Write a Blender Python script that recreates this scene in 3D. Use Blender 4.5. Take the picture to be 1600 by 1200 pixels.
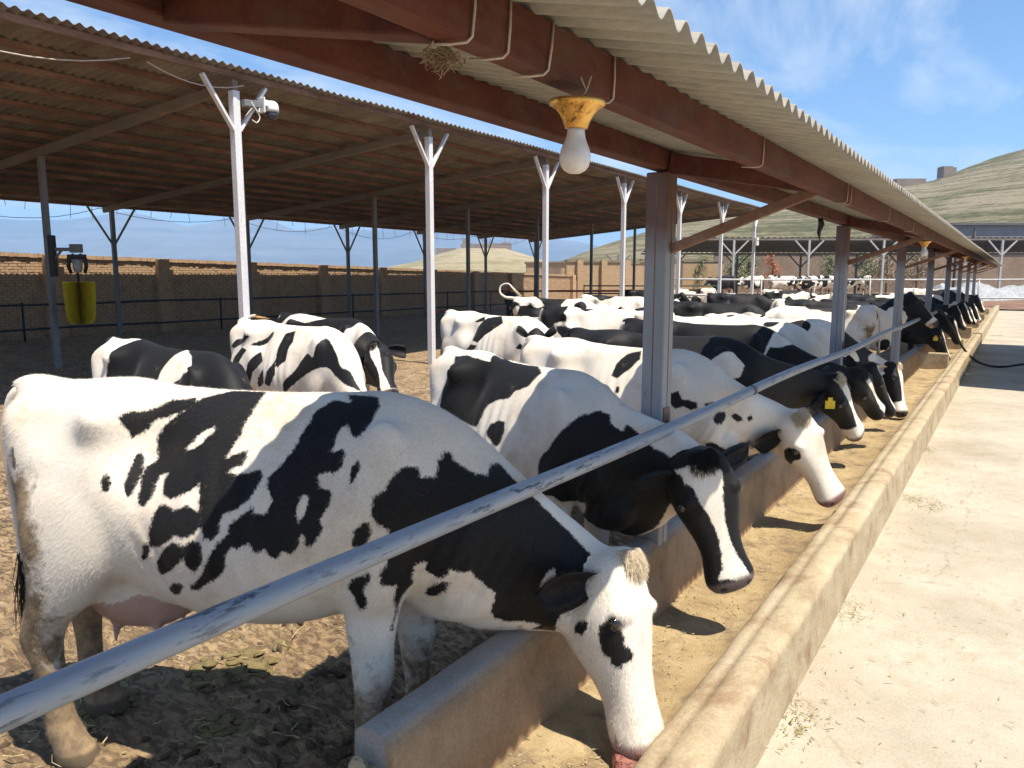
import bpy, bmesh, math, random
import numpy as np
from mathutils import Vector, Matrix
from mathutils.bvhtree import BVHTree

# ------------------------------------------------------------------ scene, camera, light
scene = bpy.context.scene
for o in list(bpy.data.objects):
    bpy.data.objects.remove(o)
CAM_H = 1.85
PITCH = math.atan(168 / 1200.0)
YAW = math.atan(790 / math.hypot(1200, 168))
SUN_ELEV = math.radians(66.5)
SUN_AZ = math.radians(-9)          # direction the sun stands in, measured from +X towards +Y

cam_data = bpy.data.cameras.new('camera')
cam = bpy.data.objects.new('camera', cam_data)
scene.collection.objects.link(cam)
cam.location = (0, 0, CAM_H)
cam.rotation_euler = (math.radians(90) - PITCH, 0, YAW)
cam_data.sensor_width = 36.0
cam_data.lens = 36.0 * 1200 / 1600
cam_data.clip_start = 0.02
cam_data.clip_end = 30000
scene.camera = cam

world = bpy.data.worlds.new('World')
scene.world = world
world.use_nodes = True
wn, wl = world.node_tree.nodes, world.node_tree.links
bg = wn['Background']
sky = wn.new('ShaderNodeTexSky')
sky.sky_type = 'NISHITA'
sky.sun_disc = False
sky.sun_elevation = SUN_ELEV
sky.sun_rotation = math.radians(90) - SUN_AZ
sky.altitude = 1200
sky.air_density = 1.0
sky.dust_density = 0.25
sky.ozone_density = 1.2
# thin wisps of cirrus all over the sky
tc = wn.new('ShaderNodeTexCoord')
sep = wn.new('ShaderNodeSeparateXYZ')
wl.new(tc.outputs['Generated'], sep.inputs[0])
zc = wn.new('ShaderNodeMath'); zc.operation = 'MAXIMUM'; zc.inputs[1].default_value = 0.03
wl.new(sep.outputs['Z'], zc.inputs[0])
zz = wn.new('ShaderNodeMath'); zz.operation = 'ADD'; zz.inputs[1].default_value = 0.12
wl.new(zc.outputs[0], zz.inputs[0])
div = wn.new('ShaderNodeVectorMath'); div.operation = 'DIVIDE'
cmb = wn.new('ShaderNodeCombineXYZ')
for i in range(3):
    wl.new(zz.outputs[0], cmb.inputs[i])
wl.new(tc.outputs['Generated'], div.inputs[0]); wl.new(cmb.outputs[0], div.inputs[1])
mp = wn.new('ShaderNodeMapping'); mp.inputs['Scale'].default_value = (0.75, 0.35, 0.0)
mp.inputs['Location'].default_value = (1.3, 4.1, 0); mp.inputs['Rotation'].default_value = (0, 0, 0.5)
wl.new(div.outputs[0], mp.inputs['Vector'])
cn = wn.new('ShaderNodeTexNoise'); cn.inputs['Scale'].default_value = 1.5; cn.inputs['Detail'].default_value = 9
cn.inputs['Roughness'].default_value = 0.62; cn.inputs['Distortion'].default_value = 0.9
wl.new(mp.outputs[0], cn.inputs['Vector'])
cr = wn.new('ShaderNodeValToRGB')
cr.color_ramp.elements[0].position = 0.47; cr.color_ramp.elements[0].color = (0, 0, 0, 1)
cr.color_ramp.elements[1].position = 0.74; cr.color_ramp.elements[1].color = (1, 1, 1, 1)
wl.new(cn.outputs['Fac'], cr.inputs[0])
cm = wn.new('ShaderNodeMix'); cm.data_type = 'RGBA'
cm.inputs['B'].default_value = (6.6, 6.9, 7.2, 1)
wl.new(cr.outputs[0], cm.inputs['Factor'])
tint = wn.new('ShaderNodeMix'); tint.data_type = 'RGBA'; tint.blend_type = 'MULTIPLY'; tint.inputs['Factor'].default_value = 1
tint.inputs['B'].default_value = (0.74, 0.96, 1.14, 1)
wl.new(sky.outputs[0], tint.inputs['A']); wl.new(tint.outputs['Result'], cm.inputs['A'])
wl.new(cm.outputs['Result'], bg.inputs['Color'])
bg.inputs['Strength'].default_value = 0.084

sun_data = bpy.data.lights.new('sun', 'SUN')
sun_data.energy = 4.9
sun_data.angle = math.radians(0.53)
sun_data.color = (1.0, 0.915, 0.78)
sun = bpy.data.objects.new('sun', sun_data)
scene.collection.objects.link(sun)
sdir = Vector((math.cos(SUN_ELEV) * math.cos(SUN_AZ), math.cos(SUN_ELEV) * math.sin(SUN_AZ), math.sin(SUN_ELEV)))
sun.rotation_euler = sdir.to_track_quat('Z', 'Y').to_euler()
sun.location = (20, 0, 30)

vs = scene.view_settings
vs.view_transform = 'Standard'
vs.look = 'None'
vs.exposure = 0.86
vs.gamma = 1.0
scene.render.engine = 'CYCLES'
scene.cycles.use_denoising = True
scene.cycles.max_bounces = 6
scene.cycles.diffuse_bounces = 4
scene.cycles.glossy_bounces = 2
scene.cycles.transmission_bounces = 4
scene.cycles.volume_bounces = 1
scene.cycles.sample_clamp_indirect = 6
scene.cycles.caustics_reflective = False
scene.cycles.caustics_refractive = False

# ------------------------------------------------------------------ helpers
COL = scene.collection
RNG = random.Random(7)

def at(px, py, depth):
    """world point seen at pixel (1600x1200) at a distance 'depth' along the camera heading"""
    u = (px - 800) / 1200.0; v = (py - 600) / 1200.0
    up = -v * math.cos(PITCH) - math.sin(PITCH); fw = math.cos(PITCH) - v * math.sin(PITCH)
    k = depth / fw
    s, c = math.sin(YAW), math.cos(YAW)
    return Vector(((-s * fw + c * u) * k, (c * fw + s * u) * k, CAM_H + up * k))

def tag(o, label=None, cat=None, group=None, kind=None):
    if label: o['label'] = label
    if cat: o['category'] = cat
    if group: o['group'] = group
    if kind: o['kind'] = kind
    return o

def empty(name, loc=(0, 0, 0), rz=0.0):
    o = bpy.data.objects.new(name, None)
    o.empty_display_size = 0.2
    COL.objects.link(o)
    o.location = loc
    o.rotation_euler = (0, 0, rz)
    return o

def link(name, me, mat=None, parent=None):
    o = bpy.data.objects.new(name, me)
    COL.objects.link(o)
    if mat is not None and not me.materials:
        me.materials.append(mat)
    if parent is not None:
        o.parent = parent
    return o

class MB:
    """collects shapes, builds ONE mesh object"""
    def __init__(self):
        self.v = []; self.f = []; self.smooth = []
    def add(self, verts, faces, smooth=False):
        n = len(self.v)
        self.v.extend([tuple(p) for p in verts])
        for f in faces:
            self.f.append(tuple(i + n for i in f)); self.smooth.append(smooth)
    def box(self, c, s, rz=0.0, M=None):
        x, y, z = s[0] / 2, s[1] / 2, s[2] / 2
        P = [Vector((a * x, b * y, d * z)) for d in (-1, 1) for b in (-1, 1) for a in (-1, 1)]
        R = M if M is not None else Matrix.Rotation(rz, 3, 'Z')
        P = [R @ p + Vector(c) for p in P]
        self.add(P, [(0, 2, 3, 1), (4, 5, 7, 6), (0, 1, 5, 4), (2, 6, 7, 3), (0, 4, 6, 2), (1, 3, 7, 5)])
        return self
    def bar(self, p0, p1, w, h, up=(0, 0, 1)):
        """rectangular bar from p0 to p1, w across, h along 'up'"""
        p0, p1 = Vector(p0), Vector(p1)
        d = (p1 - p0).normalized(); u = Vector(up)
        s = d.cross(u)
        if s.length < 1e-5: s = d.cross(Vector((1, 0, 0)))
        s.normalize(); u = s.cross(d)
        P = []
        for q in (p0, p1):
            for a, b in ((-1, -1), (1, -1), (1, 1), (-1, 1)):
                P.append(q + s * (a * w / 2) + u * (b * h / 2))
        self.add(P, [(0, 1, 2, 3), (7, 6, 5, 4), (0, 4, 5, 1), (1, 5, 6, 2), (2, 6, 7, 3), (3, 7, 4, 0)])
        return self
    def tube(self, path, r, n=10, cap=True):
        path = [Vector(p) for p in path]
        m = len(path)
        rs = r if isinstance(r, (list, tuple)) else [r] * m
        up = Vector((0, 0, 1)); V = []
        prev = None
        for i, p in enumerate(path):
            d = (path[min(i + 1, m - 1)] - path[max(i - 1, 0)]).normalized()
            if prev is None:
                s = d.cross(up)
                if s.length < 1e-3: s = d.cross(Vector((1, 0, 0)))
            else:
                s = prev - d * prev.dot(d)
            s.normalize(); prev = s
            u = s.cross(d)
            for k in range(n):
                a = 2 * math.pi * k / n
                V.append(p + (s * math.cos(a) + u * math.sin(a)) * rs[i])
        F = []
        for i in range(m - 1):
            for k in range(n):
                k2 = (k + 1) % n
                F.append((i * n + k, i * n + k2, (i + 1) * n + k2, (i + 1) * n + k))
        self.add(V, F, True)
        if cap:
            n0 = len(self.v) - len(V)
            self.f.append(tuple(n0 + k for k in range(n))[::-1]); self.smooth.append(False)
            self.f.append(tuple(n0 + (m - 1) * n + k for k in range(n))); self.smooth.append(False)
        return self
    def lathe(self, prof, c=(0, 0, 0), n=24, M=None, smooth=True):
        """prof: (r, z) pairs, about the z axis"""
        V = []
        for r, z in prof:
            for k in range(n):
                a = 2 * math.pi * k / n
                p = Vector((r * math.cos(a), r * math.sin(a), z))
                if M is not None: p = M @ p
                V.append(p + Vector(c))
        F = []
        for i in range(len(prof) - 1):
            for k in range(n):
                k2 = (k + 1) % n
                F.append((i * n + k, i * n + k2, (i + 1) * n + k2, (i + 1) * n + k))
        F.append(tuple(range(n))[::-1]); F.append(tuple((len(prof) - 1) * n + k for k in range(n)))
        self.add(V, F, smooth)
        return self
    def mesh(self, name):
        me = bpy.data.meshes.new(name)
        me.from_pydata(self.v, [], self.f)
        me.polygons.foreach_set('use_smooth', self.smooth)
        me.update()
        return me
    def build(self, name, mat, parent=None, bevel=0.0):
        me = self.mesh(name)
        if bevel > 0:
            bm = bmesh.new(); bm.from_mesh(me)
            bmesh.ops.bevel(bm, geom=list(bm.edges), offset=bevel, segments=2, affect='EDGES', profile=0.5)
            bm.to_mesh(me); bm.free()
        return link(name, me, mat, parent)

def grid_mesh(name, xs, ys, zf, smooth=True):
    X, Y = np.meshgrid(xs, ys)
    Z = zf(X, Y)
    nx, ny = len(xs), len(ys)
    co = np.stack([X.ravel(), Y.ravel(), Z.ravel()], 1)
    i = (np.arange(ny - 1)[:, None] * nx + np.arange(nx - 1)[None, :]).ravel()
    f = np.stack([i, i + 1, i + nx + 1, i + nx], 1)
    return np_mesh(name, co, f, smooth)

def np_mesh(name, co, f, smooth=True):
    me = bpy.data.meshes.new(name)
    co = np.asarray(co, dtype=np.float32); f = np.asarray(f, dtype=np.int32)
    k = f.shape[1]
    me.vertices.add(len(co)); me.vertices.foreach_set('co', co.ravel())
    me.loops.add(f.size); me.loops.foreach_set('vertex_index', f.ravel())
    me.polygons.add(len(f))
    me.polygons.foreach_set('loop_start', np.arange(0, f.size, k, dtype=np.int32))
    me.polygons.foreach_set('use_smooth', np.full(len(f), smooth))
    me.update(calc_edges=True)
    me.validate()
    return me

def _hash(i, j, k):
    h = (i * 374761393 + j * 668265263 + k * 1274126177) & 0x7fffffff
    h = ((h ^ (h >> 13)) * 1103515245 + 12345) & 0x7fffffff
    h = ((h ^ (h >> 15)) * 69069 + 1) & 0x7fffffff
    return (h ^ (h >> 11)) % 100003 / 100003.0

def vnoise(x, y, z=0.0):
    x = np.asarray(x, float); y = np.asarray(y, float); z = np.asarray(z, float) + 0 * x
    i, j, k = np.floor(x).astype(np.int64), np.floor(y).astype(np.int64), np.floor(z).astype(np.int64)
    fx, fy, fz = x - i, y - j, z - k
    fx, fy, fz = [t * t * (3 - 2 * t) for t in (fx, fy, fz)]
    r = 0
    for a in (0, 1):
        for b in (0, 1):
            for c in (0, 1):
                w = (fx if a else 1 - fx) * (fy if b else 1 - fy) * (fz if c else 1 - fz)
                r = r + w * _hash(i + a, j + b, k + c)
    return r

def fbm(x, y, z=0.0, oct=4):
    r = 0; a = 0.5; t = 0
    for o in range(oct):
        r = r + a * vnoise(x * 2 ** o + 17 * o, y * 2 ** o + 5 * o, z * 2 ** o + 3 * o); t += a; a *= 0.5
    return r / t

# ------------------------------------------------------------------ materials
def new_mat(name):
    m = bpy.data.materials.new(name); m.use_nodes = True
    nt = m.node_tree
    return m, nt.nodes, nt.links, nt.nodes['Principled BSDF']

def noise_node(N, L, scale, detail=6, rough=0.6, vec=None, dist=0.0):
    t = N.new('ShaderNodeTexNoise')
    t.inputs['Scale'].default_value = scale; t.inputs['Detail'].default_value = detail
    t.inputs['Roughness'].default_value = rough; t.inputs['Distortion'].default_value = dist
    if vec is not None: L.new(vec, t.inputs['Vector'])
    return t

def ramp(N, L, src, stops):
    r = N.new('ShaderNodeValToRGB')
    e = r.color_ramp.elements
    while len(e) > 1: e.remove(e[-1])
    e[0].position = stops[0][0]; e[0].color = tuple(stops[0][1]) + (1,) if len(stops[0][1]) == 3 else stops[0][1]
    for p, c in stops[1:]:
        x = e.new(p); x.color = tuple(c) + (1,) if len(c) == 3 else c
    L.new(src, r.inputs[0])
    return r

def mixc(N, L, fac, a, b):
    m = N.new('ShaderNodeMix'); m.data_type = 'RGBA'
    for s, v in (('Factor', fac), ('A', a), ('B', b)):
        if hasattr(v, 'links') or hasattr(v, 'is_output'): L.new(v, m.inputs[s])
        elif s == 'Factor': m.inputs[s].default_value = v
        else: m.inputs[s].default_value = tuple(v) + (1,) if len(v) == 3 else v
    return m.outputs['Result']

def bump(N, L, h, strength=0.3, dist=0.02, prev=None):
    b = N.new('ShaderNodeBump'); b.inputs['Strength'].default_value = strength; b.inputs['Distance'].default_value = dist
    L.new(h, b.inputs['Height'])
    if prev is not None: L.new(prev, b.inputs['Normal'])
    return b.outputs['Normal']

def vecmap(N, L, scale=(1, 1, 1), obj=True):
    t = N.new('ShaderNodeTexCoord'); m = N.new('ShaderNodeMapping')
    m.inputs['Scale'].default_value = scale
    L.new(t.outputs['Object'], m.inputs['Vector'])
    return m.outputs[0]

def speckled(name, cols, scale=6, rough=0.8, bump_s=0.3, bump_d=0.01, fine=60, stretch=(1, 1, 1), dirt=None, metallic=0.0, spec=0.3, dirt_scale=2.0, dirt_amt=(0.5, 0.75)):
    """base colours cols (three) blended by noise, fine grain on top, optional second colour in stains"""
    m, N, L, B = new_mat(name)
    v = vecmap(N, L, stretch)
    n1 = noise_node(N, L, scale, 8, 0.65, v)
    c = ramp(N, L, n1.outputs['Fac'], [(0.3, cols[0]), (0.5, cols[1]), (0.7, cols[2])]).outputs[0]
    n2 = noise_node(N, L, fine, 4, 0.7, v)
    g = ramp(N, L, n2.outputs['Fac'], [(0.25, (0.72, 0.72, 0.72)), (0.75, (1.12, 1.12, 1.12))]).outputs[0]
    mm = N.new('ShaderNodeMix'); mm.data_type = 'RGBA'; mm.blend_type = 'MULTIPLY'; mm.inputs['Factor'].default_value = 1
    L.new(c, mm.inputs['A']); L.new(g, mm.inputs['B'])
    c = mm.outputs['Result']
    if dirt is not None:
        n3 = noise_node(N, L, dirt_scale, 10, 0.7, v, 0.4)
        k = ramp(N, L, n3.outputs['Fac'], [(dirt_amt[0], (0, 0, 0)), (dirt_amt[1], (1, 1, 1))]).outputs[0]
        c = mixc(N, L, k, c, dirt)
    L.new(c, B.inputs['Base Color'])
    B.inputs['Roughness'].default_value = rough; B.inputs['Metallic'].default_value = metallic
    B.inputs['Specular IOR Level'].default_value = spec
    L.new(bump(N, L, n2.outputs['Fac'], bump_s, bump_d, bump(N, L, n1.outputs['Fac'], bump_s, bump_d * 3)), B.inputs['Normal'])
    return m

M = {}
M['red_steel'] = speckled('red oxide steel', [(0.055, 0.015, 0.010), (0.105, 0.028, 0.017), (0.155, 0.05, 0.03)], 7, 0.7, 0.2, 0.003, 90, (1, 0.5, 1), (0.10, 0.055, 0.04), dirt_scale=9, dirt_amt=(0.48, 0.68))
M['rust_steel'] = speckled('rusty purlin steel', [(0.14, 0.072, 0.048), (0.24, 0.135, 0.09), (0.34, 0.22, 0.16)], 3, 0.8, 0.2, 0.004, 50, (1, 0.3, 1), (0.10, 0.06, 0.045), dirt_scale=4)
M['grey_post'] = speckled('worn grey post paint', [(0.24, 0.24, 0.25), (0.31, 0.31, 0.32), (0.36, 0.36, 0.37)], 3, 0.5, 0.12, 0.002, 70, (1, 1, 0.35), (0.16, 0.085, 0.05), dirt_scale=3.2, dirt_amt=(0.52, 0.70), spec=0.5)
M['white_post'] = speckled('white post paint', [(0.66, 0.65, 0.67), (0.74, 0.73, 0.74), (0.78, 0.77, 0.78)], 3, 0.5, 0.1, 0.002, 60, (1, 1, 0.4), (0.5, 0.46, 0.42), dirt_scale=3, dirt_amt=(0.6, 0.85))
M['dark_post'] = speckled('grey galvanised post', [(0.14, 0.15, 0.16), (0.19, 0.20, 0.21), (0.24, 0.25, 0.26)], 3, 0.55, 0.1, 0.002, 60, (1, 1, 0.4), (0.20, 0.14, 0.10), dirt_scale=3)
M['beam_grey'] = speckled('grey rafter steel', [(0.17, 0.15, 0.14), (0.22, 0.19, 0.17), (0.27, 0.23, 0.20)], 3, 0.7, 0.15, 0.003, 60, (0.4, 1, 1), (0.2, 0.11, 0.07), dirt_scale=2)
M['sheet_cream'] = speckled('cream roof sheet', [(0.26, 0.24, 0.205), (0.31, 0.29, 0.25), (0.36, 0.335, 0.295)], 2.2, 0.6, 0.08, 0.002, 60, (0.35, 1.5, 1), (0.35, 0.28, 0.20), dirt_scale=2.5, dirt_amt=(0.58, 0.9))
M['sheet_old'] = speckled('weathered roof sheet', [(0.15, 0.138, 0.12), (0.22, 0.20, 0.17), (0.30, 0.265, 0.225)], 1.6, 0.85, 0.2, 0.004, 30, (0.3, 1.2, 1), (0.12, 0.07, 0.05), dirt_scale=0.9)
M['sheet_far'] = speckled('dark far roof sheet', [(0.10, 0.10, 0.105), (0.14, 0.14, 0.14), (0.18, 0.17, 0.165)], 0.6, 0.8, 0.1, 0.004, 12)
M['brass'] = None
M['wire'] = speckled('pale cable', [(0.42, 0.34, 0.29), (0.5, 0.42, 0.36), (0.56, 0.48, 0.42)], 20, 0.6, 0.1, 0.001, 150)
M['black_rubber'] = speckled('black rubber hose', [(0.012, 0.012, 0.014), (0.02, 0.02, 0.022), (0.03, 0.03, 0.032)], 10, 0.45, 0.1, 0.001, 120)
M['concrete_grey'] = speckled('grey trough concrete', [(0.24, 0.215, 0.19), (0.31, 0.28, 0.25), (0.37, 0.34, 0.30)], 3.5, 0.9, 0.5, 0.004, 70, (1, 1, 1), (0.20, 0.145, 0.095), dirt_scale=3, dirt_amt=(0.52, 0.72))
M['concrete_tan'] = speckled('tan trough concrete', [(0.33, 0.255, 0.155), (0.44, 0.355, 0.23), (0.50, 0.425, 0.30)], 3.2, 0.92, 0.6, 0.004, 85, (1, 0.8, 1), (0.24, 0.15, 0.085), dirt_scale=4.5, dirt_amt=(0.5, 0.7))
M['trough_floor'] = speckled('trough floor with feed crumbs', [(0.27, 0.19, 0.095), (0.40, 0.295, 0.155), (0.49, 0.38, 0.22)], 3.5, 0.95, 0.9, 0.006, 130, (1, 1, 1), (0.145, 0.105, 0.07), dirt_scale=4.5, dirt_amt=(0.5, 0.68))
M['earth'] = speckled('dry earth', [(0.24, 0.17, 0.105), (0.32, 0.24, 0.15), (0.40, 0.31, 0.20)], 0.35, 0.95, 0.4, 0.03, 6)
M['red_earth'] = speckled('reddish earth', [(0.15, 0.08, 0.055), (0.21, 0.125, 0.085), (0.26, 0.16, 0.11)], 1.5, 0.95, 0.4, 0.03, 9)
M['plaster_brown'] = speckled('mud plaster', [(0.21, 0.15, 0.11), (0.26, 0.19, 0.14), (0.31, 0.23, 0.17)], 0.6, 0.95, 0.3, 0.02, 6)
M['brick_tan'] = None

# yard mud: dry tan crust over dark trodden manure
def yard_material():
    m, N, L, B = new_mat('trodden yard mud')
    v = vecmap(N, L)
    big = noise_node(N, L, 0.35, 5, 0.6, v)
    mid = noise_node(N, L, 2.6, 8, 0.7, v, 0.5)
    mp = N.new('ShaderNodeMapping'); mp.inputs['Scale'].default_value = (0.7, 1.5, 1); L.new(v, mp.inputs['Vector'])
    crust = noise_node(N, L, 17, 7, 0.66, mp.outputs[0], 0.9)
    fine = noise_node(N, L, 110, 4, 0.7, v)
    c1 = ramp(N, L, mid.outputs['Fac'], [(0.32, (0.20, 0.135, 0.078)), (0.45, (0.36, 0.245, 0.135)), (0.58, (0.47, 0.335, 0.19)), (0.72, (0.53, 0.41, 0.26))]).outputs[0]
    k = ramp(N, L, crust.outputs['Fac'], [(0.46, (0, 0, 0)), (0.53, (1, 1, 1))]).outputs[0]
    c2 = ramp(N, L, mid.outputs['Fac'], [(0.3, (0.085, 0.056, 0.034)), (0.7, (0.21, 0.14, 0.08))]).outputs[0]
    c = mixc(N, L, k, c2, c1)
    kb = ramp(N, L, big.outputs['Fac'], [(0.45, (0, 0, 0)), (0.65, (0.35, 0.35, 0.35))]).outputs[0]
    c = mixc(N, L, kb, c, (0.37, 0.25, 0.12))
    L.new(c, B.inputs['Base Color'])
    B.inputs['Roughness'].default_value = 0.9
    n1 = bump(N, L, crust.outputs['Fac'], 1.0, 0.05)
    L.new(bump(N, L, fine.outputs['Fac'], 0.7, 0.008, n1), B.inputs['Normal'])
    return m
M['yard'] = yard_material()
def rear_wall_material():
    m, N, L, B = new_mat('feed stained trough wall')
    v = vecmap(N, L); sx = N.new('ShaderNodeSeparateXYZ'); L.new(v, sx.inputs[0])
    n = noise_node(N, L, 3.5, 8, 0.7, v); n2 = noise_node(N, L, 75, 5, 0.7, v)
    grey = ramp(N, L, n.outputs['Fac'], [(0.3, (0.25, 0.225, 0.20)), (0.55, (0.34, 0.31, 0.28)), (0.75, (0.40, 0.37, 0.33))]).outputs[0]
    tan = ramp(N, L, n.outputs['Fac'], [(0.3, (0.24, 0.15, 0.08)), (0.5, (0.36, 0.235, 0.13)), (0.7, (0.44, 0.30, 0.175))]).outputs[0]
    ad = N.new('ShaderNodeMath'); ad.operation = 'MULTIPLY_ADD'; L.new(n.outputs['Fac'], ad.inputs[0]); ad.inputs[1].default_value = 0.03; L.new(sx.outputs[0], ad.inputs[2])
    mr = N.new('ShaderNodeMapRange'); L.new(ad.outputs[0], mr.inputs[0]); mr.inputs[1].default_value = -1.452; mr.inputs[2].default_value = -1.425
    c = mixc(N, L, mr.outputs[0], grey, tan)
    g = ramp(N, L, n2.outputs['Fac'], [(0.25, (0.72, 0.72, 0.72)), (0.7, (1.1, 1.1, 1.1))]).outputs[0]
    mm = N.new('ShaderNodeMix'); mm.data_type = 'RGBA'; mm.blend_type = 'MULTIPLY'; mm.inputs['Factor'].default_value = 1
    L.new(c, mm.inputs['A']); L.new(g, mm.inputs['B']); L.new(mm.outputs['Result'], B.inputs['Base Color']); B.inputs['Roughness'].default_value = 0.9
    L.new(bump(N, L, n2.outputs['Fac'], 0.5, 0.004, bump(N, L, n.outputs['Fac'], 0.5, 0.012)), B.inputs['Normal'])
    return m
M['rear_wall'] = rear_wall_material()

def lane_material():
    m, N, L, B = new_mat('pale swept concrete')
    v = vecmap(N, L)
    big = noise_node(N, L, 0.9, 6, 0.6, v)
    mid = noise_node(N, L, 5, 9, 0.72, v, 0.3)
    fine = noise_node(N, L, 90, 5, 0.75, v)
    c = ramp(N, L, big.outputs['Fac'], [(0.3, (0.33, 0.285, 0.215)), (0.55, (0.43, 0.385, 0.305)), (0.75, (0.48, 0.44, 0.36))]).outputs[0]
    k = ramp(N, L, mid.outputs['Fac'], [(0.48, (0, 0, 0)), (0.72, (0.75, 0.75, 0.75))]).outputs[0]
    c = mixc(N, L, k, c, (0.34, 0.28, 0.19))
    g = ramp(N, L, fine.outputs['Fac'], [(0.28, (0.62, 0.58, 0.52)), (0.5, (1, 1, 1)), (0.8, (1.08, 1.08, 1.06))]).outputs[0]
    mm = N.new('ShaderNodeMix'); mm.data_type = 'RGBA'; mm.blend_type = 'MULTIPLY'; mm.inputs['Factor'].default_value = 0.8
    L.new(c, mm.inputs['A']); L.new(g, mm.inputs['B'])
    # hairline cracks between a few big slabs
    w = N.new('ShaderNodeMix'); w.data_type = 'VECTOR'; w.inputs['Factor'].default_value = 0.22
    wn_ = noise_node(N, L, 1.3, 6, 0.7, v)
    L.new(v, w.inputs['A']); L.new(wn_.outputs['Color'], w.inputs['B'])
    vo = N.new('ShaderNodeTexVoronoi'); vo.feature = 'DISTANCE_TO_EDGE'; vo.inputs['Scale'].default_value = 0.42
    L.new(w.outputs['Result'], vo.inputs['Vector'])
    ck = ramp(N, L, vo.outputs['Distance'], [(0.0, (0.45, 0.45, 0.45)), (0.0018, (0, 0, 0))]).outputs[0]
    ckm = N.new('ShaderNodeMath'); ckm.operation = 'MULTIPLY'
    L.new(ck, ckm.inputs[0]); L.new(ramp(N, L, mid.outputs['Fac'], [(0.4, (0.1, 0.1, 0.1)), (0.6, (0.9, 0.9, 0.9))]).outputs[0], ckm.inputs[1])
    c = mixc(N, L, ckm.outputs[0], mm.outputs['Result'], (0.17, 0.13, 0.09))
    L.new(c, B.inputs['Base Color'])
    B.inputs['Roughness'].default_value = 0.85; B.inputs['Specular IOR Level'].default_value = 0.25
    L.new(bump(N, L, fine.outputs['Fac'], 0.35, 0.003, bump(N, L, mid.outputs['Fac'], 0.3, 0.012)), B.inputs['Normal'])
    return m
M['lane'] = lane_material()

# ------------------------------------------------------------------ ground, yard, lane
def lines(*segs):
    out = []
    for a, b, st in segs:
        n = max(1, int(round((b - a) / st)))
        out += list(np.linspace(a, b, n, endpoint=False))
    out.append(segs[-1][1])
    return np.array(out)

def yard_z(X, Y):
    near = np.clip(1 - (np.hypot(X + 2.8, Y - 2.0) - 3.0) / 4.0, 0.25, 1)
    lump = np.clip(fbm(X * 3.2, Y * 4.2, 1.0, 4) - 0.50, 0, 1) * 0.40
    crumb = np.clip(fbm(X * 12, Y * 17, 4.0, 3) - 0.47, 0, 1) * 0.30
    wet = np.clip(fbm(X * 1.1 + 9, Y * 1.1, 2.0, 2) * 2.0 - 0.5, 0.3, 1)
    z = (lump + crumb) * near * wet + (fbm(X * 0.3, Y * 0.3, 7.0, 3) - 0.5) * 0.05 - 0.02
    # heap of dung along the foot of the brick wall
    z = z + np.clip(1 - np.abs(X + 22.6) / 1.6, 0, 1) * 0.30 * fbm(X * 0.8, Y * 0.6, 3.0, 3)
    return z
xs = lines((-23.8, -8, 0.45), (-8, -4.6, 0.10), (-4.6, -1.575, 0.021))
ys = lines((-9, 0.2, 0.6), (0.2, 4.0, 0.024), (4.0, 12, 0.09), (12, 60, 0.6))
o = link('yard', grid_mesh('yard', xs, ys, yard_z), M['yard']); tag(o, kind='structure')

o = link('ground', grid_mesh('ground', lines((-4500, -400, 410), (-400, 400, 20), (400, 3000, 260)), lines((-900, -100, 200), (-100, 500, 20), (500, 7000, 650)),
         lambda X, Y: -0.30 + 0 * X), M['earth']); tag(o, kind='structure')

o = link('feed_lane', grid_mesh('feed_lane', lines((-0.70, 0.6, 0.1), (0.6, 9, 0.6)), lines((-4, 12, 0.12), (12, 50, 0.5)),
         lambda X, Y: (fbm(X * 0.7, Y * 0.7, 5.0, 3) - 0.5) * 0.012), M['lane']); tag(o, kind='structure')
mb = MB(); mb.box((4.15, 23, -0.15), (9.7, 54, 0.24)); o = mb.build('feed_lane_base', M['lane']); tag(o, kind='structure')
o = link('earth_bank', grid_mesh('earth_bank', lines((-4.5, 14, 0.3)), lines((50.02, 74, 0.4)), lambda X, Y: 0.02 + 0.10 * fbm(X, Y, 1, 3) + np.clip(Y - 51, 0, 9) * 0.055), M['red_earth'])
tag(o, kind='structure')

# ------------------------------------------------------------------ feed trough
def extrude_profile(name, prof, ys, jit, mat, parent, close=True, seed=0.0, freq=3.0):
    """prof: list of (x, z); extruded along y with small noise so the cast concrete is uneven"""
    P = np.array(prof); n = len(P); m = len(ys)
    X = np.repeat(P[None, :, 0], m, 0); Z = np.repeat(P[None, :, 1], m, 0); Y = np.repeat(np.array(ys)[:, None], n, 1)
    k = np.arange(n)[None, :] * 0.10
    X = X + (fbm(Y * freq, k * 1.0 + seed, 1.0 + seed, 4) - 0.5) * jit * 2
    Z = Z + (fbm(Y * freq, k * 1.0 + seed, 9.0 + seed, 4) - 0.5) * jit * 2
    co = np.stack([X.ravel(), Y.ravel(), Z.ravel()], 1)
    i = (np.arange(m - 1)[:, None] * n + np.arange(n - 1)[None, :]).ravel()
    f = np.stack([i, i + n, i + n + 1, i + 1], 1)
    me = np_mesh(name, co, f)
    bm = bmesh.new(); bm.from_mesh(me); bm.verts.ensure_lookup_table()
    for r in (0, m - 1):
        try: bm.faces.new([bm.verts[r * n + q] for q in range(n)])
        except ValueError: pass
    bmesh.ops.recalc_face_normals(bm, faces=bm.faces)
    bm.to_mesh(me); bm.free()
    return link(name, me, mat, parent)

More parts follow.
